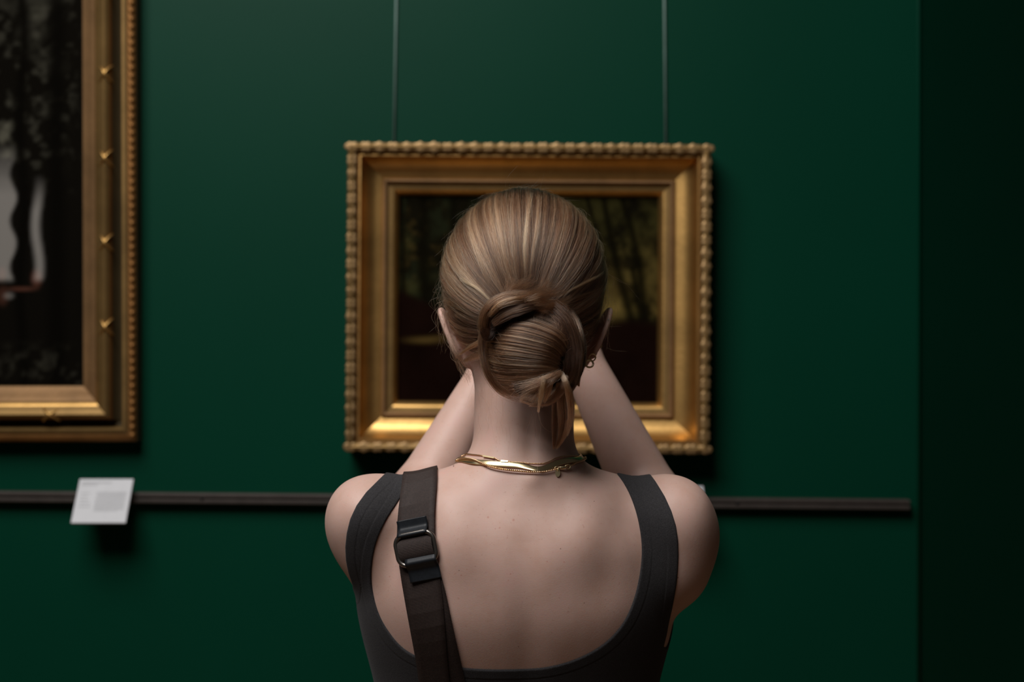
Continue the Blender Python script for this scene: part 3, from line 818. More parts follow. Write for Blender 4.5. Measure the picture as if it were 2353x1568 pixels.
# the combed hair lies on an egg-shaped surface round the skull
RX, RYB, RYF, RZU, RZL = .0915, .106, .088, .1005, .128
def egg(U):
    """distance from the skull's centre to the hair surface along unit directions U"""
    ry = np.where(U[:, 1] < 0, RYB, RYF); rz = np.where(U[:, 2] > 0, RZU, RZL)
    return 1/np.sqrt((U[:, 0]/RX)**2+(U[:, 1]/ry)**2+(U[:, 2]/rz)**2)
def unit(v): v = np.asarray(v, float); return v/np.linalg.norm(v, axis=-1, keepdims=True)
def dir_of(px, py):
    """direction, from the skull's centre, of the hair surface point seen at px, py from behind"""
    x, _, z = S(px, py, -1.07); x -= HC[0]; z -= HC[2]
    rz = RZU if z > 0 else RZL
    q = max(0.0, 1-(x/RX)**2-(z/rz)**2); return unit([x, -RYB*math.sqrt(q), z])
def hairline(az):
    """lowest polar elevation (z/|q|) of the hair for azimuth az, 0 = straight back, pi = face"""
    a = np.abs(az)
    return np.interp(a, [0, .5, .9, 1.25, 1.45, 1.62, 1.75, 2.1, 2.6, math.pi], [-.79, -.79, -.78, -.75, -.64, -.25, -.05, .30, .62, .68])
# base shell
na, ne = 120, 60; V = []; Fc = []
for i in range(na):
    az = -math.pi+2*math.pi*i/na
    lo = math.asin(hairline(np.array(az))+.0)
    for j in range(ne+1):
        el = lo+(math.pi/2-lo)*j/ne
        u = np.array([math.sin(az)*math.cos(el), -math.cos(az)*math.cos(el), math.sin(el)])
        V.append(HC+u*(egg(u[None])[0]-.0045))
for i in range(na):
    for j in range(ne):
        a = i*(ne+1)+j; b = ((i+1) % na)*(ne+1)+j; Fc.append((a, b, b+1, a+1))
capo = link_mesh('hair', V, Fc, mcap); m_ = capo.modifiers.new('thickness', 'SOLIDIFY'); m_.thickness = .004; m_.offset = -1
adopt(capo, person)

BUN = dir_of(1205, 742)
e1 = unit(np.cross(BUN, [0, 0, 1])); e2 = unit(np.cross(e1, BUN))        # tangent frame at the tie: e1 sideways, e2 up
if e1[0] < 0: e1 = -e1
if e2[2] < 0: e2 = -e2
def slerp(A, B, t):
    w_ = np.arccos(np.clip((A*B).sum(1), -1, 1))[:, None]; s = np.sin(w_)+1e-9
    return (np.sin((1-t)[None]*w_)/s)[..., None]*A[:, None]+(np.sin(t[None]*w_)/s)[..., None]*B[:, None]
def n1d(x, s, seed, o=3):
    r = np.random.default_rng(seed); G = r.random(512); y = 0
    for k in range(o):
        u = (np.asarray(x)*s*2**k+k*7.3) % 510; i = u.astype(int); a = u-i; a = a*a*(3-2*a); y = y+(G[i]*(1-a)+G[i+1]*a)/2**k
    return y/sum(1/2**k for k in range(o))
def combed(n, seed, lift=0.0, spread=1.0, K=22, stray=0.0, cross=.12):
    r = np.random.default_rng(seed)
    th = r.random(n*3)*2*math.pi                       # azimuth round the tie
    # gather the strands into locks
    cl = 70; c = np.round(th*cl/(2*math.pi)+.35*n1d(th, 40, 5)); thc = c*2*math.pi/cl
    th = th+(thc-th)*.35*r.random(len(th))
    dist = 2.75*np.sqrt(r.random(len(th)))
    A = math.nan
    D = np.cos(dist)[:, None]*BUN+np.sin(dist)[:, None]*(np.cos(th)[:, None]*e1+np.sin(th)[:, None]*e2)
    az = np.arctan2(D[:, 0], -D[:, 1]); ok = (D[:, 2] > hairline(az)+.02) & (dist > .25)
    D = D[ok][:n]; th = th[ok][:n]; dist = dist[ok][:n]; n = len(D)
    end = .17
    th2 = th+cross*(r.random(n)-.5)
    E = np.cos(end)*BUN+np.sin(end)*(np.cos(th2)[:, None]*e1+np.sin(th2)[:, None]*e2)
    E = unit(E)
    t = np.linspace(0, 1, K)
    U = slerp(D, E, t)
    # sweep: strands at the sides sag below the straight line before they rise to the tie
    side = np.cos(th)*1.0
    sag = np.sin(math.pi*t)[None]*(.030*np.abs(side)+.02*(n1d(th, 9, 8)-.5))[:, None]*np.minimum(dist, 1.2)[:, None]
    U = U.copy(); U[..., 2] -= sag*.9; 
    wob = (n1d(th, 60, 77)-.5)*.030
    Tn = np.cross(U, BUN); U = unit(U+Tn*(wob[:, None]*np.sin(t*5+c[0]*0)[None])[..., None])
    rr = egg(U.reshape(-1, 3)).reshape(n, K)
    lockh = (n1d(th, 32, 9)-.5)*.0042+(n1d(th, 9, 19)-.5)*.0035     # ridges between locks
    lay = -r.random(n)**1.5*.0045
    fade = np.clip((dist)/.5, 0, 1)
    hgt = (lockh*fade)[:, None]*np.sin(math.pi*np.clip(t*1.05, 0, 1))[None]+lay[:, None]+lift
    # the hair rises towards the knot
    ang = np.arccos(np.clip((U*BUN).sum(-1), -1, 1))
    hgt = hgt+.006*np.exp(-(ang/.36)**2)
    fz = wobble(r, n, K, .0012)[..., 0]
    P = HC+U*(rr+hgt+fz)[..., None]
    if stray:
        P += wobble(r, n, K, .0075*stray)
    tint = .42+.34*(n1d(th, 42, 100)-.5)+.38*(n1d(th, 13, 101)-.5)+.55*(n1d(th, 260, 102, 2)-.5)+.34*(r.random(n)-.5)
    tint = .375+(tint-.42)*1.25
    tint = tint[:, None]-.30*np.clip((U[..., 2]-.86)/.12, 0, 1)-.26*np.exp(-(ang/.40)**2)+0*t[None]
    return P, tint, th, dist
groups = []
P, tn, th, ds = combed(30000, 1)
# roots are darker near the crown parting line, and strands darken towards the tie
groups.append((P, .000105, .00008, np.clip(tn, 0.02, 1)))
P, tn, th, ds = combed(1300, 2, lift=.0012, stray=.5); groups.append((P, .00008, .00004, np.clip(tn+.22, 0, 1)))
P, tn, th, ds = combed(2600, 3, lift=.0006, stray=.25, cross=.35); groups.append((P, .00008, .00005, np.clip(tn+.12, 0, 1)))

def feather(P, r, f0, f1):
    """let every strand start and stop at its own point of the lock"""
    n, K, _ = P.shape; a = f0*r.random(n)**1.3; b = 1-f1*r.random(n)**1.3
    x = (a[:, None]+(b-a)[:, None]*np.linspace(0, 1, K)[None])*(K-1); i = np.minimum(x.astype(int), K-2); w_ = (x-i)[..., None]; m = np.arange(n)[:, None]
    return P[m, i]*(1-w_)+P[m, i+1]*w_
def lock(px_pts, n, w_, dpt, tint, seed, K=24, r0=.00009, taper=(1.0, 1.0), y_of=None, var=.22, frizz=1.0, ft=(.12, .12)):
    """a lock of strands along a spline; px_pts are (px, py, depth y)"""
    r = np.random.default_rng(seed)
    G = catmull([S(*q) for q in px_pts], K); T = np.gradient(G, axis=0); T = unit(T)
    Bv = unit(np.cross(T, np.array([0, 1, 0.0]))); Nv = np.cross(Bv, T)
    a = np.sqrt(r.random(n)); f = r.random(n)*2*math.pi
    u = a*np.cos(f); v = a*np.sin(f)
    tt = np.linspace(0, 1, K)
    wd = np.interp(tt, np.linspace(0, 1, len(taper)), taper)
    cross = .25*np.sin(tt[None]*3+r.random(n)[:, None]*6.28)
    P = G[None]+((u[:, None]+cross*.35)*w_*wd[None])[..., None]*Bv[None]+((v[:, None]+cross*.3)*dpt*np.clip(wd, .3, 2)[None])[..., None]*Nv[None]
    P = P+wobble(r, n, K, .0013*frizz)
    P = feather(P, r, *ft)
    tn = tint-.02+var*(n1d(u*3+4, 6, seed)-.5)*1.8+.42*(r.random(n)-.5)
    return (P, r0, r0*.6, np.clip(tn, 0, 1))

# bright streaks combed into the hair: two down the crown, one from the left temple, one from the right
def streak(pts, n, w_, tint, seed, lift=.0006):
    r = np.random.default_rng(seed); K = 20
    D = np.array([dir_of(*q) for q in pts]); Uc = unit(catmull(D, K))
    R_ = egg(Uc); G = HC+Uc*(R_+lift)[:, None]
    T = unit(np.gradient(G, axis=0)); Bv = unit(np.cross(T, Uc))
    u = r.normal(0, 1, n); tt = np.linspace(0, 1, K)
    ph = r.random(n)*6.28
    P = G[None]+((u[:, None]*(1-.35*tt)[None]+.5*np.sin(ph[:, None]+tt*3))*w_)[..., None]*Bv[None]+(r.random(n)*.0012)[:, None, None]*Uc[None]
    P = feather(P, r, .45, .35); return (P, .00008, .00005, np.clip(tint+.40*(r.random(n)-.6), 0, 1))
groups += [streak([(1222, 436), (1212, 500), (1204, 570), (1205, 640), (1200, 690)], 127, 0.00124, .93, 11),
           streak([(1240, 445), (1234, 520), (1222, 600), (1212, 690)], 97, 0.00155, .80, 12),
           streak([(1060, 640), (1098, 662), (1128, 690), (1145, 705)], 90, 0.00087, .97, 13, .002),
           streak([(1388, 622), (1350, 645), (1300, 672), (1250, 705)], 67, 0.00087, .92, 14, .002),
           streak([(1075, 490), (1090, 560), (1120, 640), (1150, 700)], 67, 0.00186, .74, 15),
           streak([(1030, 580), (1060, 620), (1105, 670), (1150, 712)], 112, 0.00248, .76, 16),
           streak([(1045, 610), (1075, 650), (1120, 690), (1160, 715)], 90, 0.00248, .80, 17),
           streak([(1140, 450), (1150, 540), (1165, 620), (1185, 690)], 82, 0.00248, .72, 18),
           streak([(1180, 440), (1178, 540), (1185, 620), (1195, 690)], 45, 0.00186, .70, 19),
           streak([(1350, 540), (1330, 600), (1280, 670), (1235, 715)], 67, 0.00248, .66, 20),
           streak([(1385, 660), (1340, 680), (1290, 700), (1240, 725)], 67, 0.00186, .72, 21),
           streak([(1020, 690), (1050, 700), (1095, 725), (1135, 745)], 105, 0.00248, .70, 22),
           streak([(1016, 650), (1040, 680), (1085, 710), (1130, 725)], 90, 0.00186, .78, 23)]
hair_curves('combed_strands', groups, mhair, capo)

# ------------------------------------------------------------------ the knotted bun
BC = np.array(S(1228, 795, -1.112)); BR = np.array([.0515, .046, .0435])
def knot(P): 
    d = ell(P, BC, BR)
    d = smin(d, ell(P, S(1165, 722, -1.118), (.024, .026, .020)), .012)
    d = smin(d, ell(P, S(1240, 890, -1.110), (.028, .024, .016)), .015)
    return d
KV, KQ = surface_nets(knot, BC-.085, BC+.085, .003)
KV = BC+(KV-BC)*.95
bun = link_mesh('hair_bun', KV, KQ, mcap); adopt(bun, person)
def on_bun(px, py, lift=0.0):
    d_ = 1.45
    for _ in range(3):
        x, _y, z = S(px, py, CAM[1]+d_)
        q = ((x-BC[0])/BR[0])**2+((z-BC[2])/BR[2])**2
        y = BC[1]-BR[1]*math.sqrt(max(0.02, 1-q)) if q < 1 else BC[1]-BR[1]*.14+.02*(q-1)
        d_ = y-CAM[1]
    return (x, y-lift, z)
GUIDES = [
    [(1150, 905), (1195, 908), (1245, 890), (1288, 868), (1300, 862)],
    [(1118, 866), (1155, 884), (1215, 878), (1268, 862), (1302, 858)],
    [(1108, 838), (1150, 853), (1210, 855), (1262, 850), (1308, 856)],
    [(1110, 805), (1152, 815), (1210, 822), (1268, 832), (1312, 860)],
    [(1116, 772), (1160, 776), (1218, 786), (1280, 808), (1318, 868)],
    [(1132, 748), (1176, 744), (1233, 753), (1293, 788), (1323, 876)],
    [(1158, 728), (1212, 714), (1265, 724), (1315, 772), (1328, 884)],
    [(1188, 708), (1248, 694), (1296, 714), (1332, 778), (1329, 884)],
    [(1215, 698), (1278, 692), (1322, 730), (1339, 800), (1330, 888)]]
KB = 26
GP = np.array([catmull([on_bun(*q) for q in g], KB) for g in GUIDES])
def fan(n, seed, depth=.004, tint=.38, lo=0, hi=8, r0=.0001, lift=0.0):
    r = np.random.default_rng(seed)
    s = lo+(hi-lo)*r.random(n)
    c = np.round(s*6)/6; s = np.clip(s+(c-s)*.55*r.random(n), 0, 7.999)       # locks
    i = np.minimum(s.astype(int), 7); a = (s-i)[:, None, None]
    P = GP[i]*(1-a)+GP[i+1]*a
    ctr = BC
    nrm = unit(P-ctr)
    groove = (n1d(s+2, 5.5, 31)-.5)*.0030+(n1d(s+2, 14, 33)-.5)*.0028
    ly = -r.random(n)**1.4*depth
    tt = np.linspace(0, 1, KB)
    P = P+nrm*((groove[:, None]*np.sin(math.pi*np.clip(tt*1.1, 0, 1))[None]+ly[:, None]+lift))[..., None]
    P = P+wobble(r, n, KB, .0009)
    x0 = (r.random(n)-.5)*.004; P[:, :, 0] += x0[:, None]*(1-tt)[None]
    tn = tint+.30*(n1d(s+5, 5, 41)-.5)+.55*(n1d(s+5, 40, 42, 2)-.5)+.34*(r.random(n)-.5)+.26*np.exp(-((s-2.0)/1.3)**2)-.10*np.clip(s-4.5, 0, 4)/4
    return (P, r0, r0*.8, np.clip(tn, 0, 1))
bg = [fan(9000, 51), fan(500, 52, .001, .60, lift=.0008, r0=.00008)]
yb = -1.150
bg += [
    # the hair that wraps down round the left rim of the knot and under it
    lock([(1190, 690, -1.118), (1140, 712, -1.128), (1112, 755, -1.128), (1108, 805, -1.128), (1118, 855, -1.130), (1148, 898, -1.126), (1200, 920, -1.12)], 420, .0040, .0030, .36, 61, taper=(1, 1.1, .8, .7, .9, 1.3), frizz=2.2, ft=(.55, .55), var=.5),
    lock([(1196, 912, -1.125), (1235, 920, -1.13), (1275, 903, -1.13), (1303, 868, -1.13), (1320, 850, -1.12)], 900, .0055, .005, .46, 62, taper=(.9, 1, 1, .8)),
    # right-hand side turning under, its shade put into the dark tint
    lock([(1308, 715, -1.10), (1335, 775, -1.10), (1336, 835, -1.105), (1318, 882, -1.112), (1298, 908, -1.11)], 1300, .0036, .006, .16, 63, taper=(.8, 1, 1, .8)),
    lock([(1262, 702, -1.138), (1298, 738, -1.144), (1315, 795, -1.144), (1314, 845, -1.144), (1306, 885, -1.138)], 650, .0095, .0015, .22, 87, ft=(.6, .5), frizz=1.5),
    # hair inside the coil, shade of the hollow put into its dark tint
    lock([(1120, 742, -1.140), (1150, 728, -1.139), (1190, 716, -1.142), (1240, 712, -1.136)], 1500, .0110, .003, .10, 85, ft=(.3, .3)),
    lock([(1030, 765, -1.035), (1046, 810, -1.045), (1064, 848, -1.045), (1080, 885, -1.05)], 60, .0042, .003, .42, 86, ft=(.5, .6), frizz=3),
    # small coil over the top left of the knot, open in the middle
    lock([(1122, 782, -1.132), (1112, 748, -1.140), (1121, 713, -1.145), (1150, 691, -1.147), (1190, 682, -1.145), (1228, 686, -1.138), (1262, 700, -1.124)], 1500, .0048, .0038, .48, 65, taper=(.7, .9, 1, 1.1, 1, 1.2, 1.5), ft=(.2, .4), frizz=2.6, var=.45),
    lock([(1124, 728, -1.148), (1148, 702, -1.153), (1185, 690, -1.153), (1222, 692, -1.146), (1250, 698, -1.136)], 400, .0042, .002, .66, 66, taper=(.5, 1, 1, .8, .4)),
    lock([(1132, 745, -1.146), (1162, 724, -1.150), (1198, 710, -1.151), (1240, 700, -1.144)], 900, .0060, .003, .38, 67, taper=(.6, 1, 1, .5)),
    lock([(1112, 755, -1.145), (1120, 775, -1.140), (1140, 752, -1.135), (1165, 735, -1.14)], 500, .0045, .004, .12, 68),  # near-black tint paints the shade in the coil's open middle
    # loose hair above the coil, coming out of the combed part
    lock([(1230, 640, -1.108), (1205, 655, -1.125), (1180, 668, -1.140), (1160, 688, -1.150)], 150, .0060, .002, .44, 69, ft=(.75, .3), frizz=2.5, taper=(1.6, 1, .8, .5)),
    lock([(1262, 640, -1.105), (1245, 665, -1.130), (1215, 678, -1.148), (1185, 682, -1.155)], 130, .0060, .002, .50, 70, ft=(.75, .3), frizz=2.5, taper=(1.8, 1, .8, .5)),
    lock([(1300, 655, -1.10), (1270, 672, -1.130), (1240, 680, -1.150), (1205, 690, -1.155)], 130, .0060, .002, .46, 71, ft=(.75, .3), frizz=2.5, taper=(1.8, 1, .8, .5)),
    lock([(1320, 690, -1.105), (1290, 700, -1.128), (1262, 702, -1.143), (1225, 702, -1.150)], 150, .0060, .002, .44, 72, ft=(.7, .3), frizz=2.5, taper=(1.6, 1.2, .9, .6)),
    lock([(1180, 640, -1.112), (1172, 665, -1.130), (1168, 685, -1.148), (1150, 705, -1.152)], 120, .006, .002, .38, 73, ft=(.7, .3), frizz=2.5, taper=(1.8, 1.2, .8, .6)),
    # blunt ends poking out below the knot
    lock([(1292, 856, -1.150), (1262, 868, -1.158), (1225, 884, -1.156), (1180, 905, -1.148)], 330, .0040, .003, .46, 74, taper=(.4, .8, 1.5, 3.0), ft=(.1, .7), frizz=2.5, var=.5),
    lock([(1285, 858, -1.152), (1262, 878, -1.158), (1245, 900, -1.152), (1225, 930, -1.14)], 240, .0035, .003, .44, 75, taper=(.6, 1, 1.8, 3.2), ft=(.1, .7), frizz=2.5, var=.5),
    lock([(1300, 862, -1.148), (1290, 895, -1.150), (1262, 922, -1.138), (1215, 928, -1.13)], 420, .0040, .003, .45, 76, taper=(.7, 1, 1, .8)),
    lock([(1252, 862, -1.160), (1246, 890, -1.160), (1240, 925, -1.150), (1237, 948, -1.135)], 130, .0020, .002, .98, 77, taper=(1, 1.4, .7, .25)),
    lock([(1268, 860, -1.158), (1262, 895, -1.156), (1250, 925, -1.145)], 130, .003, .002, .7, 78, taper=(.8, 1, .5)),
    # the tail hanging down to the right of the nape
    lock([(1290, 855, -1.150), (1302, 885, -1.156), (1311, 925, -1.145), (1311, 965, -1.125), (1303, 1003, -1.105)], 330, .0036, .0026, .64, 79, ft=(.35, .5), taper=(.6, 1, 1, .8, .25)),
    lock([(1288, 880, -1.140), (1290, 925, -1.128), (1292, 965, -1.112), (1288, 1000, -1.100), (1278, 1030, -1.092)], 620, .0046, .003, .48, 80, ft=(.05, .35), taper=(1, 1, .9, .6, .15)),
    lock([(1278, 900, -1.128), (1276, 950, -1.112), (1274, 1000, -1.097), (1272, 1034, -1.09)], 420, .0036, .003, .30, 81, ft=(.05, .35), taper=(1, 1, .8, .2)),
    lock([(1306, 965, -1.120), (1302, 990, -1.108), (1290, 1015, -1.098), (1278, 1032, -1.092)], 130, .0025, .002, .62, 82, taper=(.8, 1, .8, .3)),
    # a wisp sticking out to the left of the knot
    lock([(1120, 775, -1.120), (1100, 788, -1.115), (1078, 800, -1.108), (1055, 816, -1.10)], 130, .0028, .002, .66, 83, taper=(1.6, 1.1, .7, .2)),
    lock([(1125, 790, -1.120), (1105, 812, -1.112), (1085, 822, -1.103), (1062, 832, -1.09)], 100, .003, .002, .5, 84, taper=(1.6, 1.2, .9, .4), frizz=2),
]
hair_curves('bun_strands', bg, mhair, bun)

# ------------------------------------------------------------------ single loose hairs
fl_ = []
r = np.random.default_rng(99)
def stray(pts, tint, rad=.00006, K=20):
    G = catmull([S(*q) for q in pts], K); fl_.append((G[None], rad, rad*.5, np.array([tint])))
stray([(1238, 930, -1.14), (1238, 960, -1.12), (1252, 985, -1.10), (1276, 998, -1.095)], 1.0, .00011)
stray([(1236, 930, -1.14), (1242, 975, -1.115), (1240, 1010, -1.10), (1234, 1090, -1.13)], .95, .00007)
stray([(1183, 898, -1.15), (1165, 920, -1.12), (1152, 948, -1.10)], .95, .00008)
stray([(1150, 885, -1.15), (1190, 915, -1.14), (1240, 945, -1.13)], .85, .00007)
stray([(1218, 968, -1.10), (1232, 945, -1.11), (1245, 925, -1.13)], .7)
stray([(1100, 843, -1.10), (1085, 858, -1.09), (1070, 875, -1.07)], .9, .00007)
stray([(1340, 615, -1.0), (1380, 618, -.99), (1420, 645, -.985), (1448, 655, -.98)], .9)
stray([(1360, 628, -1.02), (1400, 632, -1.01), (1440, 655, -1.0), (1470, 690, -1.0)], .6)
stray([(1335, 730, -1.09), (1358, 733, -1.07), (1385, 738, -1.05)], .95, .00007)
stray([(1300, 734, -1.10), (1345, 736, -1.07), (1390, 743, -1.04)], .85)
stray([(1375, 748, -1.03), (1400, 751, -1.02), (1430, 750, -1.01)], .8)
stray([(1395, 800, -1.02), (1412, 806, -1.01), (1440, 808, -1.01)], .7)
stray([(1215, 434, -1.0), (1232, 420, -1.0), (1240, 408, -1.0)], .8)
stray([(1240, 436, -1.0), (1246, 415, -1.0), (1250, 400, -1.0)], .8)
stray([(1160, 445, -1.0), (1165, 410, -1.0), (1190, 380, -1.0)], .5)
stray([(1190, 430, -1.0), (1215, 424, -1.0), (1240, 440, -1.0), (1265, 465, -1.01)], .8)
stray([(1010, 655, -1.02), (995, 680, -1.02), (992, 700, -1.02), (1008, 722, -1.02), (1030, 760, -1.02)], .7)
stray([(1020, 640, -1.02), (1000, 660, -1.03), (996, 672, -1.03), (1030, 668, -1.05)], .7)
stray([(1009, 690, -1.02), (1005, 730, -1.02), (1012, 778, -1.02)], .8)
stray([(1012, 735, -1.02), (1000, 752, -1.02), (985, 765, -1.02)], .6)
for k in range(170):        # short escapes along the outline of the combed hair
    a = r.uniform(-.1, math.pi+.1); u = unit([math.cos(a), r.uniform(-.35, .1), math.sin(a)*1.0]); R0 = egg(u[None])[0]
    p0 = HC+u*R0; tdir = unit(np.cross(u, [0, 1, 0])*r.choice([-1, 1])+np.array([0, r.normal(0, .4), 0])); L = r.uniform(.01, .035)
    pts = np.array([p0-u*.002, p0+tdir*L*.33+u*.0018*r.random(), p0+tdir*L*.66+u*(.003*r.random()), p0+tdir*L+u*r.uniform(-.002, .006)])
    fl_.append((catmull(pts, 14)[None], .000045, .000025, np.array([r.uniform(.4, .9)])))
for k in range(80):        # fine hairs at the left temple and behind the ears
    s_ = -1 if k % 3 else 1
    x0 = 1206+s_*r.uniform(172, 200); y0 = r.uniform(630, 720); 
    pts = [(x0, y0, -1.03), (x0+s_*r.normal(4, 8), y0+r.uniform(10, 30), -1.03), (x0+s_*r.normal(0, 12)-s_*4, y0+r.uniform(35, 60), -1.03), (x0-s_*r.uniform(-10, 30), y0+r.uniform(60, 120), -1.02)]
    fl_.append((catmull([S(*q) for q in pts], 16)[None], .00007, .000035, np.array([r.uniform(.45, .9)])))
for k in range(260):        # fuzz round the bun
    a = r.uniform(0, 2*math.pi); cx, cy = 1228+r.uniform(.55, 1.0)*118*math.cos(a), 800+r.uniform(.55, 1.0)*100*math.sin(a)
    b = a+r.normal(0, .9); L = r.uniform(12, 55)
    p0 = on_bun(cx, cy, .001); p1 = on_bun(cx+L*.5*math.cos(b), cy+L*.5*math.sin(b), .004*r.random()); p2 = on_bun(cx+L*math.cos(b+r.normal(0, .4)), cy+L*math.sin(b+r.normal(0, .4)), .006*r.random())
    fl_.append((catmull([p0, p1, p2], 12)[None], .00005, .000025, np.array([r.uniform(.4, .95)])))
def back_hit(x, z, lift=0.0, y0=-1.25, y1=-.9):
    """first skin point met going into the room at x, z"""
    ys = np.linspace(y0, y1, 176); d = body(np.stack([np.full(176, x), ys, np.full(176, z)], 1).astype(np.float32))
    i = np.argmax(d < lift)
    if d[i] >= lift: return -1.03
    return ys[i-1]+(ys[i]-ys[i-1])*(d[i-1]-lift)/(d[i-1]-d[i]+1e-9)
for k in range(75):        # baby hairs lying on the nape and the sides of the neck
    x0 = r.uniform(1088, 1320); y0 = r.uniform(870, 985) if k % 2 else r.uniform(850, 900)
    dx = r.normal(0, 14); L = r.uniform(25, 80); pts = []
    for t in (0, .4, .75, 1):
        X_, _, Z_ = S(x0+dx*t+r.normal(0, 2), y0+L*t, -1.055); pts.append((X_, back_hit(X_, Z_, .0006, -1.14, -.96), Z_))
    if max(q[1] for q in pts) > -1.0: continue
    fl_.append((catmull(pts, 12)[None], .00003, .000015, np.array([r.uniform(.35, .7)])))
hair_curves('loose_hairs', fl_, mhair, capo)
# ------------------------------------------------------------------ trousers and shoes (below the frame; she stands on the floor)
def lower(P):
    P = np.asarray(P, np.float32)
    d = ell(P, (.005, -1.0, .86), (.178, .118, .15))
    d = smin(d, np.maximum(np.maximum(torso(P)-.005, P[:, 2]-.99), .90-P[:, 2]), .02)
    d = smin(d, ell(P, (.005, -1.005, .98), (.148, .093, .12)), .05)
    for s in (-1, 1):
        hip = (s*.088+.005, -1.0, .82); knee = (s*.095+.005, -.985, .47); ank = (s*.10+.005, -1.01, .085)
        leg = smin(cap(P, hip, knee, .088, .066), cap(P, knee, ank, .066, .058), .03)
        d = smin(d, leg, .02)
    return np.maximum(np.maximum(d, P[:, 2]-.995), .045-P[:, 2])
LV, LQ = surface_nets(lower, (-.22, -1.16, .02), (.23, -.83, 1.02), .007)
mtr = simple('black_trouser_cloth', (.018, .018, .020), .85, var=.3, vscale=300, bmp=.3, bscale=900)
tr = link_mesh('trousers', LV, LQ, mtr); adopt(tr, person)
def shoe_f(P, s):
    c = s*.102+.005
    d = ell(P, (c, -.93, .045), (.045, .125, .040)); d = smin(d, ell(P, (c, -1.02, .055), (.040, .055, .055)), .03)
    return np.maximum(d, .002-P[:, 2])
msh = simple('black_shoe_leather', (.012, .012, .013), .4, var=.2)
for s in (-1, 1):
    v, q = surface_nets(lambda P, s=s: shoe_f(P, s), (s*.102-.06, -1.1, -.01), (s*.102+.07, -.78, .13), .005)
    adopt(link_mesh('shoe', v, q, msh), person)

mey, nt, p = new_mat('eye'); p.inputs['Roughness'].default_value = .12
vec = texco(nt); sx_ = node(nt, 'ShaderNodeSeparateXYZ'); nt.links.new(vec, sx_.inputs[0])
nt.links.new(ramp(nt, sx_.outputs[1], [(0.0, (.62, .58, .55)), (.0088, (.62, .58, .55)), (.0091, (.10, .07, .04)), (.0106, (.16, .10, .05)), (.0108, (.005, .005, .005))]), p.inputs['Base Color'])
for s in (-1, 1):
    c = np.array([0., 0., 0.]); V, Q = surface_nets(lambda P: ell(P, c, (.0113, .0113, .0113)), c-.014, c+.014, .0014)
    e = link_mesh('eye', V, Q, mey); e.location = tuple(HC+[s*.031, .0925, -.030]); adopt(e, person)

def both(P):
    P = np.asarray(P, np.float32); return np.minimum(body(P), lower(P))
def conform(P, lift, only_out=False, it=3):
    P = np.array(P, float)
    for _ in range(it):
        g, d = grad(both, P); m = d-lift
        if only_out: m = np.minimum(m, 0)
        P = P-g*np.clip(m, -.01, .01)[:, None]
    return P

# ------------------------------------------------------------------ webbing strap of a shoulder bag
def bpt(px, py, lift=.004):
    x, y, z = S(px, py, -1.11)
    for _ in range(3):
        y = back_hit(x, z, lift, -1.22, -.94); x, _, z = S(px, py, y)
    return (x, y, z)
mweb = simple('brown_ribbed_webbing', (.026, .0155, .0125), .7, var=.25, vscale=500, bmp=.25, bscale=1800, spec=.35)
mleather = simple('black_leather_tab', (.008, .010, .013), .5, var=.2, vscale=200, bmp=.1, bscale=500, spec=.35)
mgun = simple('gunmetal', (.22, .20, .18), .32, .95, var=.1)
def ribbon(name, rows, ncol, pitch, amp, thick, mat, lift, closed=False, ext=None, flat=0.0):
    """rows: list of (left point, right point); ribs of the weave run across"""
    Lp = np.array([r_[0] for r_ in rows]); Rp = np.array([r_[1] for r_ in rows])
    C = catmull(np.hstack([Lp, Rp]), 200); C3 = (C[:, :3]+C[:, 3:])/2
    L = np.linalg.norm(np.diff(C3, axis=0), axis=1).sum(); nr = int(L/pitch*4)
    s = np.linspace(0, 199, nr); CC = np.stack([np.interp(s, np.arange(200), C[:, k]) for k in range(6)], 1)
    u = np.linspace(0, 1, ncol)
    G = np.stack([np.interp(s, np.arange(200), np.arange(200))]*1)
    coarse = np.linspace(0, 199, 90); Q = np.stack([np.interp(coarse, np.arange(200), C[:, k]) for k in range(6)], 1)
    P = Q[:, None, :3]*(1-u)[None, :, None]+Q[:, None, 3:]*u[None, :, None]
    P = conform(P.reshape(-1, 3), lift, True).reshape(90, ncol, 3)
    k = np.exp(-(np.arange(-3, 4)/1.8)**2); k /= k.sum()
    for c in range(3):
        pad = np.pad(P[:, :, c], ((3, 3), (0, 0)), mode='edge'); P[:, :, c] = sum(k[i]*pad[i:i+90] for i in range(7))
    P = conform(P.reshape(-1, 3), lift, True).reshape(90, ncol, 3)
    R = np.zeros((nr, ncol, 3)); t = s/199*89; i0 = np.minimum(t.astype(int), 88); a = (t-i0)[:, None, None]
    R = P[i0]*(1-a)+P[i0+1]*a
    Tn = unit(np.gradient(R, axis=0)+1e-12); W = unit(R[:, -1]-R[:, 0])[:, None, :]; N = unit(np.cross(Tn, np.broadcast_to(W, Tn.shape)))
    mid = R[nr//3, ncol//2]; 
    g, _ = grad(both, np.array([R[nr//3, ncol//2]])); 
    if np.dot(N[nr//3, ncol//2], g[0]) < 0: N = -N
    rib = amp*(np.array([0, 1, 1, 0])[np.arange(nr) % 4]).astype(float)
    edge = np.ones(ncol); edge[0] = edge[-1] = .2
    R = R+N*(rib[:, None]*edge[None])[..., None]
    i = (np.arange(nr-1)[:, None]*ncol+np.arange(ncol-1)[None]).ravel()
    Fq = np.stack([i, i+1, i+1+ncol, i+ncol], 1)
    o = link_mesh(name, R.reshape(-1, 3), Fq, mat, None, False); m = o.modifiers.new('thickness', 'SOLIDIFY'); m.thickness = thick; m.offset = 0
    return o
strap = empty('bag_strap', S(960, 1300, -1.12)); tag(strap, 'dark brown ribbed webbing bag strap with metal slider lying over the left shoulder', 'strap')
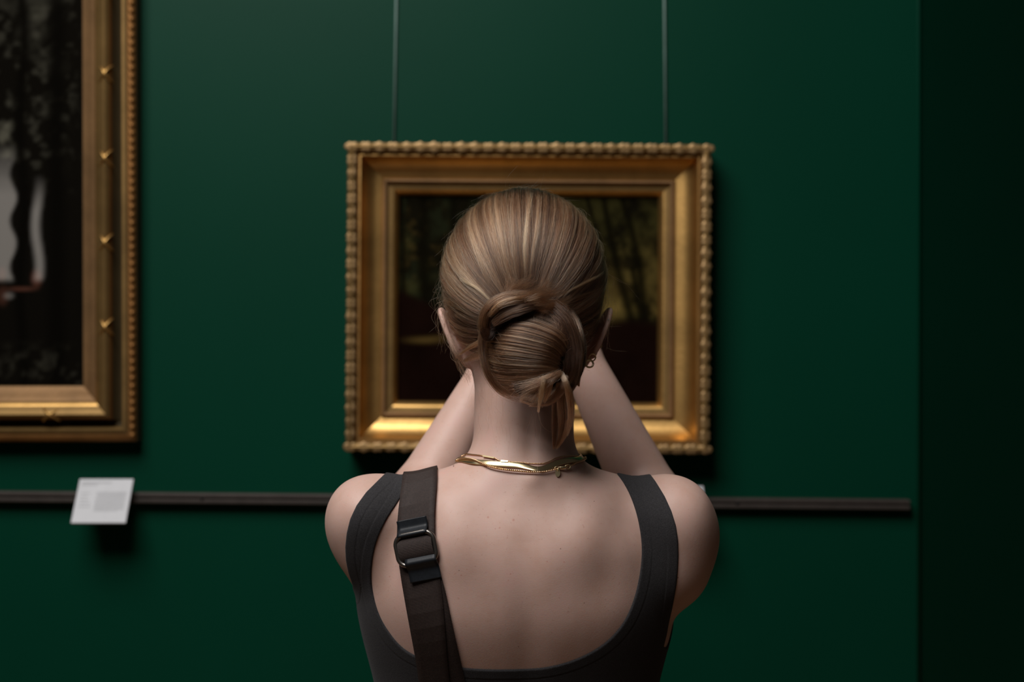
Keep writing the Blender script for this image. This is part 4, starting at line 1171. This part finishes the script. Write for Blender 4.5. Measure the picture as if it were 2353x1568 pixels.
back_rows = [(bpt(a, b, .0045), bpt(c, d, .0045)) for a, b, c, d in ((925, 1120, 1009, 1098), (916, 1146, 1003, 1122), (911, 1190, 999, 1167), (911, 1236, 999, 1218), (914, 1290, 1003, 1272), (920, 1325, 1010, 1318), (931, 1371, 1015, 1355), (947, 1465, 1025, 1449), (964, 1568, 1032, 1562), (985, 1680, 1060, 1670))]
front = [((-.122, -1.015, 1.300), (-.080, -1.02, 1.311)), ((-.122, -.965, 1.286), (-.082, -.965, 1.296)), ((-.115, -.925, 1.235), (-.076, -.915, 1.250)), ((-.075, -.865, 1.16), (-.042, -.86, 1.18)), ((-.02, -.865, 1.07), (.01, -.865, 1.095)), ((.05, -.87, .98), (.075, -.87, 1.01))]
low = [((-.035, -1.10, .985), (.0, -1.10, .995)), ((.03, -1.13, .90), (.055, -1.13, .93)), ((.12, -1.10, .82), (.13, -1.10, .86)), ((.19, -1.0, .79), (.19, -1.0, .83)), ((.15, -.90, .85), (.155, -.90, .89))]
rows = [r_ for r_ in front[::-1]]+back_rows+low+[((.10, -.87, .91), (.115, -.87, .94)), front[-1]]
adopt(ribbon('webbing', rows, 7, .0015, .00024, .0011, mweb, .0042), strap)
under = [(bpt(a, b, .003), bpt(c, d, .003)) for a, b, c, d in ((928, 1290, 1003, 1280), (932, 1325, 1012, 1318), (948, 1380, 1025, 1368), (968, 1470, 1045, 1462), (990, 1568, 1068, 1562), (1010, 1650, 1085, 1640))]
adopt(ribbon('webbing_tail', under, 6, .0015, .00035, .0010, mweb, .0025), strap)
# slider: an oval loop of round bar
def bl(px, py, lift): 
    x, y, z = bpt(px, py, .003); return np.array((x, y-lift, z))
bc = bl(957, 1259, .0075); ux = unit(bl(1000, 1250, .0075)-bl(908, 1266, .0075)); ux = unit(ux*[1, .6, 1]); uz = unit(np.cross(np.cross(ux, [0, -1, .12]), ux)*-1)
uz = unit(np.array([0, .03, 1])-ux*np.dot(ux, [0, .03, 1])); un = np.cross(ux, uz)
if un[1] > 0: un = -un
pts = []
hw, hh, rc = .0214, .0162, .0105
for k in range(48):
    a = 2*math.pi*k/48; cx_, cz_ = (hw-rc)*np.sign(math.cos(a)), (hh-rc)*np.sign(math.sin(a))
    pts.append(bc+ux*(cx_+rc*math.cos(a))+uz*(cz_+rc*math.sin(a)))
v, f = tube(pts, .0026, 10, True); adopt(link_mesh('buckle', v, f, mgun), strap)
def patch(name, c, w_, h_, bulge, mat, roll=0.0, nx=14, nz=14, thick=.0012):
    """leather or webbing tab wrapped round a bar: flat, with a rounded roll at one end"""
    V = []; Fc = []
    for j in range(nz+1):
        v_ = j/nz
        for i in range(nx+1):
            u = i/nx-.5
            off = bulge*math.exp(-((v_-roll)/.20)**2)
            V.append(c+ux*(u*w_)+uz*((v_-.5)*h_)+un*off)
    for j in range(nz):
        for i in range(nx): k = j*(nx+1)+i; Fc.append((k, k+1, k+nx+2, k+nx+1))
    o = link_mesh(name, V, Fc, mat); m = o.modifiers.new('thickness', 'SOLIDIFY'); m.thickness = thick; m.offset = 0
    return adopt(o, strap)
patch('leather_tab', bc-ux*.0006+uz*.0212-un*.0056, .0335, .0205, .0080, mleather, .24, 10, 24)
patch('leather_tab', bc+ux*.0035-uz*.0215-un*.0012, .0345, .0255, .0055, mleather, .80, 10, 24)
# webbing passing over the middle of the slider
V = []; Fc = []; nz = 100; nx = 8
for j in range(nz+1):
    v_ = j/nz; a = (v_-.5)*math.pi*1.0
    rr_ = .0002*(1 if j % 4 in (1, 2) else 0)
    for i in range(nx+1):
        u = i/nx-.5; V.append(bc+ux*(u*.0385)+uz*(math.sin(a)*.0125)+un*((math.cos(a)*.0062)-.0035+rr_))
for j in range(nz):
    for i in range(nx): k = j*(nx+1)+i; Fc.append((k, k+1, k+nx+2, k+nx+1))
o = link_mesh('webbing_loop', V, Fc, mweb, None, False); m = o.modifiers.new('thickness', 'SOLIDIFY'); m.thickness = .0011; m.offset = 0; adopt(o, strap)

# ------------------------------------------------------------------ necklaces
mj, nt, p = new_mat('polished_gold'); p.inputs['Base Color'].default_value = (.83, .68, .40, 1); p.inputs['Metallic'].default_value = 1; p.inputs['Roughness'].default_value = .30
mjr, nt, p = new_mat('rose_gold_chain'); p.inputs['Base Color'].default_value = (.78, .52, .30, 1); p.inputs['Metallic'].default_value = 1; p.inputs['Roughness'].default_value = .28
def neck_loop(px_pts, lift, drop, n):
    """back half measured on the photograph, front half laid round the throat"""
    B = [np.array(bpt(a, b, lift)) for a, b in px_pts]
    c0 = np.array([.0125, -1.005]); fa = math.atan2(B[-1][0]-c0[0], -(B[-1][1]-c0[1])); fb_ = math.atan2(B[0][0]-c0[0], -(B[0][1]-c0[1]))+2*math.pi
    Fp = []
    for k in range(1, 18):
        t = k/18; f = fa+(fb_-fa)*t; z = (B[-1][2]*(1-t)+B[0][2]*t)+.005*math.sin(math.pi*min(1, 2*t, 2-2*t))*(1-math.sin(math.pi*t))-.050*drop*max(0, math.sin(math.pi*t)-.35)**1.3
        d = np.array([math.sin(f), -math.cos(f)]); rr_ = np.linspace(.02, .16, 281)
        Q = np.stack([c0[0]+d[0]*rr_, c0[1]+d[1]*rr_, np.full(281, z)], 1); sd = both(Q); i = int(np.argmax(sd > lift)); Fp.append(Q[i])
    Fp = np.array(Fp); Fp[1:-1] = (Fp[:-2]+2*Fp[1:-1]+Fp[2:])/4
    G = catmull([tuple(q) for q in B]+[tuple(q) for q in Fp]+[tuple(B[0])], n+1)[:-1]
    for _ in range(3): G = (np.roll(G, 1, 0)+2*G+np.roll(G, -1, 0))/4
    return conform(G, lift, True, 2)
def flat_chain(G, w_, th):
    g, _ = grad(both, G); T = unit(np.roll(G, -1, 0)-np.roll(G, 1, 0)); Bv = unit(np.cross(T, g)); N = unit(np.cross(Bv, T))
    N *= np.sign((N*g).sum(1))[:, None]
    V = []; n = len(G); cs = [(-.5, 0), (-.42, 1), (-.14, 1.25), (.14, 1.25), (.42, 1), (.5, 0), (0, -.3)]
    for i in range(n):
        for (u, h) in cs: V.append(G[i]+Bv[i]*u*w_+N[i]*h*th)
    k = len(cs); Fc = [(i*k+j, i*k+(j+1) % k, ((i+1) % n)*k+(j+1) % k, ((i+1) % n)*k+j) for i in range(n) for j in range(k)]
    return V, Fc
FLAT = [(1050, 1061.5), (1080, 1061), (1105, 1063), (1140, 1066), (1170, 1068), (1192, 1069.5), (1212, 1073.5), (1228, 1077.5), (1243, 1078.5), (1258, 1074.5), (1275, 1066.5), (1292, 1061.5), (1312, 1058), (1332, 1054.5)]
G = neck_loop(FLAT, .0012, 1.0, 260)
o = link_mesh('flat_gold_necklace', *flat_chain(G, .0068, .0004), mj); tag(o, 'wide flat polished gold necklace round the neck, middle of three chains', 'necklace', 'necklaces round the neck')
ROPE = [(1048, 1060), (1056, 1056), (1068, 1053.5), (1088, 1057), (1105, 1064), (1126, 1073), (1153, 1078.5), (1187, 1082.5), (1221, 1085), (1247, 1084), (1265, 1081), (1281, 1077), (1300, 1074), (1315, 1068.5), (1323, 1063.5), (1336, 1059.5)]
G = neck_loop(ROPE, .0026, 1.35, 900)
rope = empty('rope_chain_necklace', tuple(G[300])); tag(rope, 'thin twisted gold rope necklace with lobster clasp, lowest of three chains', 'necklace', 'necklaces round the neck')
g, _ = grad(both, G); T = unit(np.roll(G, -1, 0)-np.roll(G, 1, 0)); Bv = unit(np.cross(T, g)); N = np.cross(Bv, T)
mb = MB(); s = np.r_[0, np.cumsum(np.linalg.norm(np.diff(G, axis=0), axis=1))]
for ph in (0, math.pi):
    a = s/.0042*2*math.pi+ph; path = G+(np.cos(a)[:, None]*Bv+np.sin(a)[:, None]*N)*.00062
    mb.add(tube(path, .00068, 5, True))
adopt(mb.build('chain', mjr), rope)
FINE = [(1060, 1049), (1070, 1045), (1085, 1045), (1109, 1047.6), (1136, 1053), (1148, 1059), (1167, 1061), (1196, 1063), (1221, 1065.5), (1247, 1065.5), (1262, 1061), (1279, 1052.5), (1306, 1048.5), (1326, 1048.5), (1336, 1052)]
G = neck_loop(FINE, .0010, .75, 1100)
v, f = tube(G, .00055+.00022*(np.arange(len(G)) % 4 < 2), 6, True)
finen = empty('fine_chain_necklace', tuple(G[300])); tag(finen, 'finest gold box-chain necklace with two flat links, highest of three chains', 'necklace', 'necklaces round the neck')
adopt(link_mesh('chain', v, f, mjr), finen)
def plate(P0, P1, w_, th, mat, name, parent):
    a, b = bpt(*P0, .0018), bpt(*P1, .0018); G2 = np.linspace(a, b, 8)
    g, _ = grad(both, G2); T = unit(np.array(b)-np.array(a)); V = []
    for i in range(8):
        Bv = unit(np.cross(T, g[i])); N = np.cross(Bv, T)
        if np.dot(N, g[i]) < 0: N = -N
        for (u, h) in ((-.5, 0), (-.5, 1), (.5, 1), (.5, 0)): V.append(G2[i]+Bv*u*w_+N*h*th)
    Fc = [(i*4+j, i*4+(j+1) % 4, i*4+4+(j+1) % 4, i*4+4+j) for i in range(7) for j in range(4)]+[(3, 2, 1, 0), (28, 29, 30, 31)]
    return adopt(link_mesh(name, V, Fc, mat, None, False), parent)
plate((1110, 1048.5), (1136, 1053), .0016, .0008, mj, 'flat_link', finen)
plate((1151, 1060), (1167, 1061), .0016, .0008, mj, 'flat_link', finen)
# clasp and tag on the rope chain
def ring(c, r, t, nrm, name, mat, parent, sq=1.0):
    c = np.array(c); nrm = unit(nrm); a = unit(np.cross(nrm, [0, 0, 1.0])); b = np.cross(nrm, a)
    v, f = tube([c+r*(math.cos(k/20*2*math.pi)*a+sq*math.sin(k/20*2*math.pi)*b) for k in range(20)], t, 8, True)
    o = link_mesh(name, v, f, mat); return adopt(o, parent) if parent is not None else o
nb = np.array([0, -1, .35])
ring(bpt(1279, 1077, .0030), .0020, .0005, nb, 'jump_ring', mj, rope); ring(bpt(1283, 1079, .0036), .0016, .0004, [1, -.5, 0], 'jump_ring', mj, rope)
ring(bpt(1305, 1073, .0026), .0027, .0008, nb, 'clasp_hook', mj, rope, .8)
c = np.array(bpt(1291, 1075.5, .0026)); V, Q = surface_nets(lambda P: ell(P, c, (.0052, .0013, .0020), roty(-6)), c-.008, c+.008, .0005)
adopt(link_mesh('clasp', V, Q, mj), rope)
c = np.array(bpt(1281.5, 1087, .0016)); V = []; nseg = 28
for h in (0, -.0007):
    for k in range(nseg): a = 2*math.pi*k/nseg; V.append(c+np.array([.0027*math.sin(a), h+.25*.0042*math.cos(a), .0042*math.cos(a)]))
Fc = [tuple(range(nseg))[::-1], tuple(range(nseg, 2*nseg))]+[(k, (k+1) % nseg, nseg+(k+1) % nseg, nseg+k) for k in range(nseg)]
adopt(link_mesh('tag', V, Fc, mj, None, False), rope)

# ------------------------------------------------------------------ earrings in the right ear
o = ring(S(1361, 822, -1.024), .0044, .0008, [.45, -.8, -.3], 'hoop_earring', mj, None, 1.0); tag(o, 'upper of two plain gold hoops in the right earlobe', 'earring', 'earrings in the right ear')
o = ring(S(1354, 836, -1.028), .0046, .0011, [.25, -.9, .2], 'hoop_earring', mj, None, .92); tag(o, 'lower, thicker plain gold hoop hanging at the right earlobe', 'earring', 'earrings in the right ear')
mb = MB(); cc = np.array(S(1373, 797, -1.016)); nn = unit([-.25, -.55, .8]); a_ = unit(np.cross(nn, [0, 0, 1.0])); b_ = np.cross(nn, a_)
for k in range(18):
    q = cc+.0046*(math.cos(k/9*math.pi)*a_+math.sin(k/9*math.pi)*b_); v = [tuple(q+np.array(d)*.0008) for d in ((1, 0, 0), (-1, 0, 0), (0, 1, 0), (0, -1, 0), (0, 0, 1), (0, 0, -1))]
    mb.add((v, [(0, 2, 4), (2, 1, 4), (1, 3, 4), (3, 0, 4), (2, 0, 5), (1, 2, 5), (3, 1, 5), (0, 3, 5)]))
o = mb.build('beaded_ear_ring', mj); tag(o, 'small beaded gold ring halfway down the right ear', 'earring', 'earrings in the right ear')
c = np.array(S(1397, 735, -1.016)); mst, nt, p = new_mat('stud_stone'); p.inputs['Base Color'].default_value = (.9, .9, .9, 1); p.inputs['Metallic'].default_value = .7; p.inputs['Roughness'].default_value = .1
x, _, z = c; y = back_hit(x, z, .0003, -1.08, -.95); y = y if y > -1.06 else -1.016
V, Q = surface_nets(lambda P: ell(P, (x, y-.0004, z), (.0011, .0011, .0011)), (x-.003, y-.004, z-.003), (x+.003, y+.003, z+.003), .0003)
o = link_mesh('stud_earring', V, Q, mst); tag(o, 'tiny sparkling stud near the top of the right ear', 'earring', 'earrings in the right ear')

# ------------------------------------------------------------------ the phone held up in front of her face
mph = simple('black_phone_case', (.012, .012, .014), .35, var=.1)
mgl = simple('dark_screen_glass', (.006, .006, .008), .08, spec=.6)
ph = empty('phone', tuple(PH)); tag(ph, 'black phone held up in both hands in front of the face', 'phone')
bevel(link_mesh('case', *box(-.0375, .0375, -.0045, .0045, -.076, .076), mph, ph, False), .004, 4)
link_mesh('screen', *box(-.0345, .0345, -.0052, -.0044, -.072, .072), mgl, ph, False)
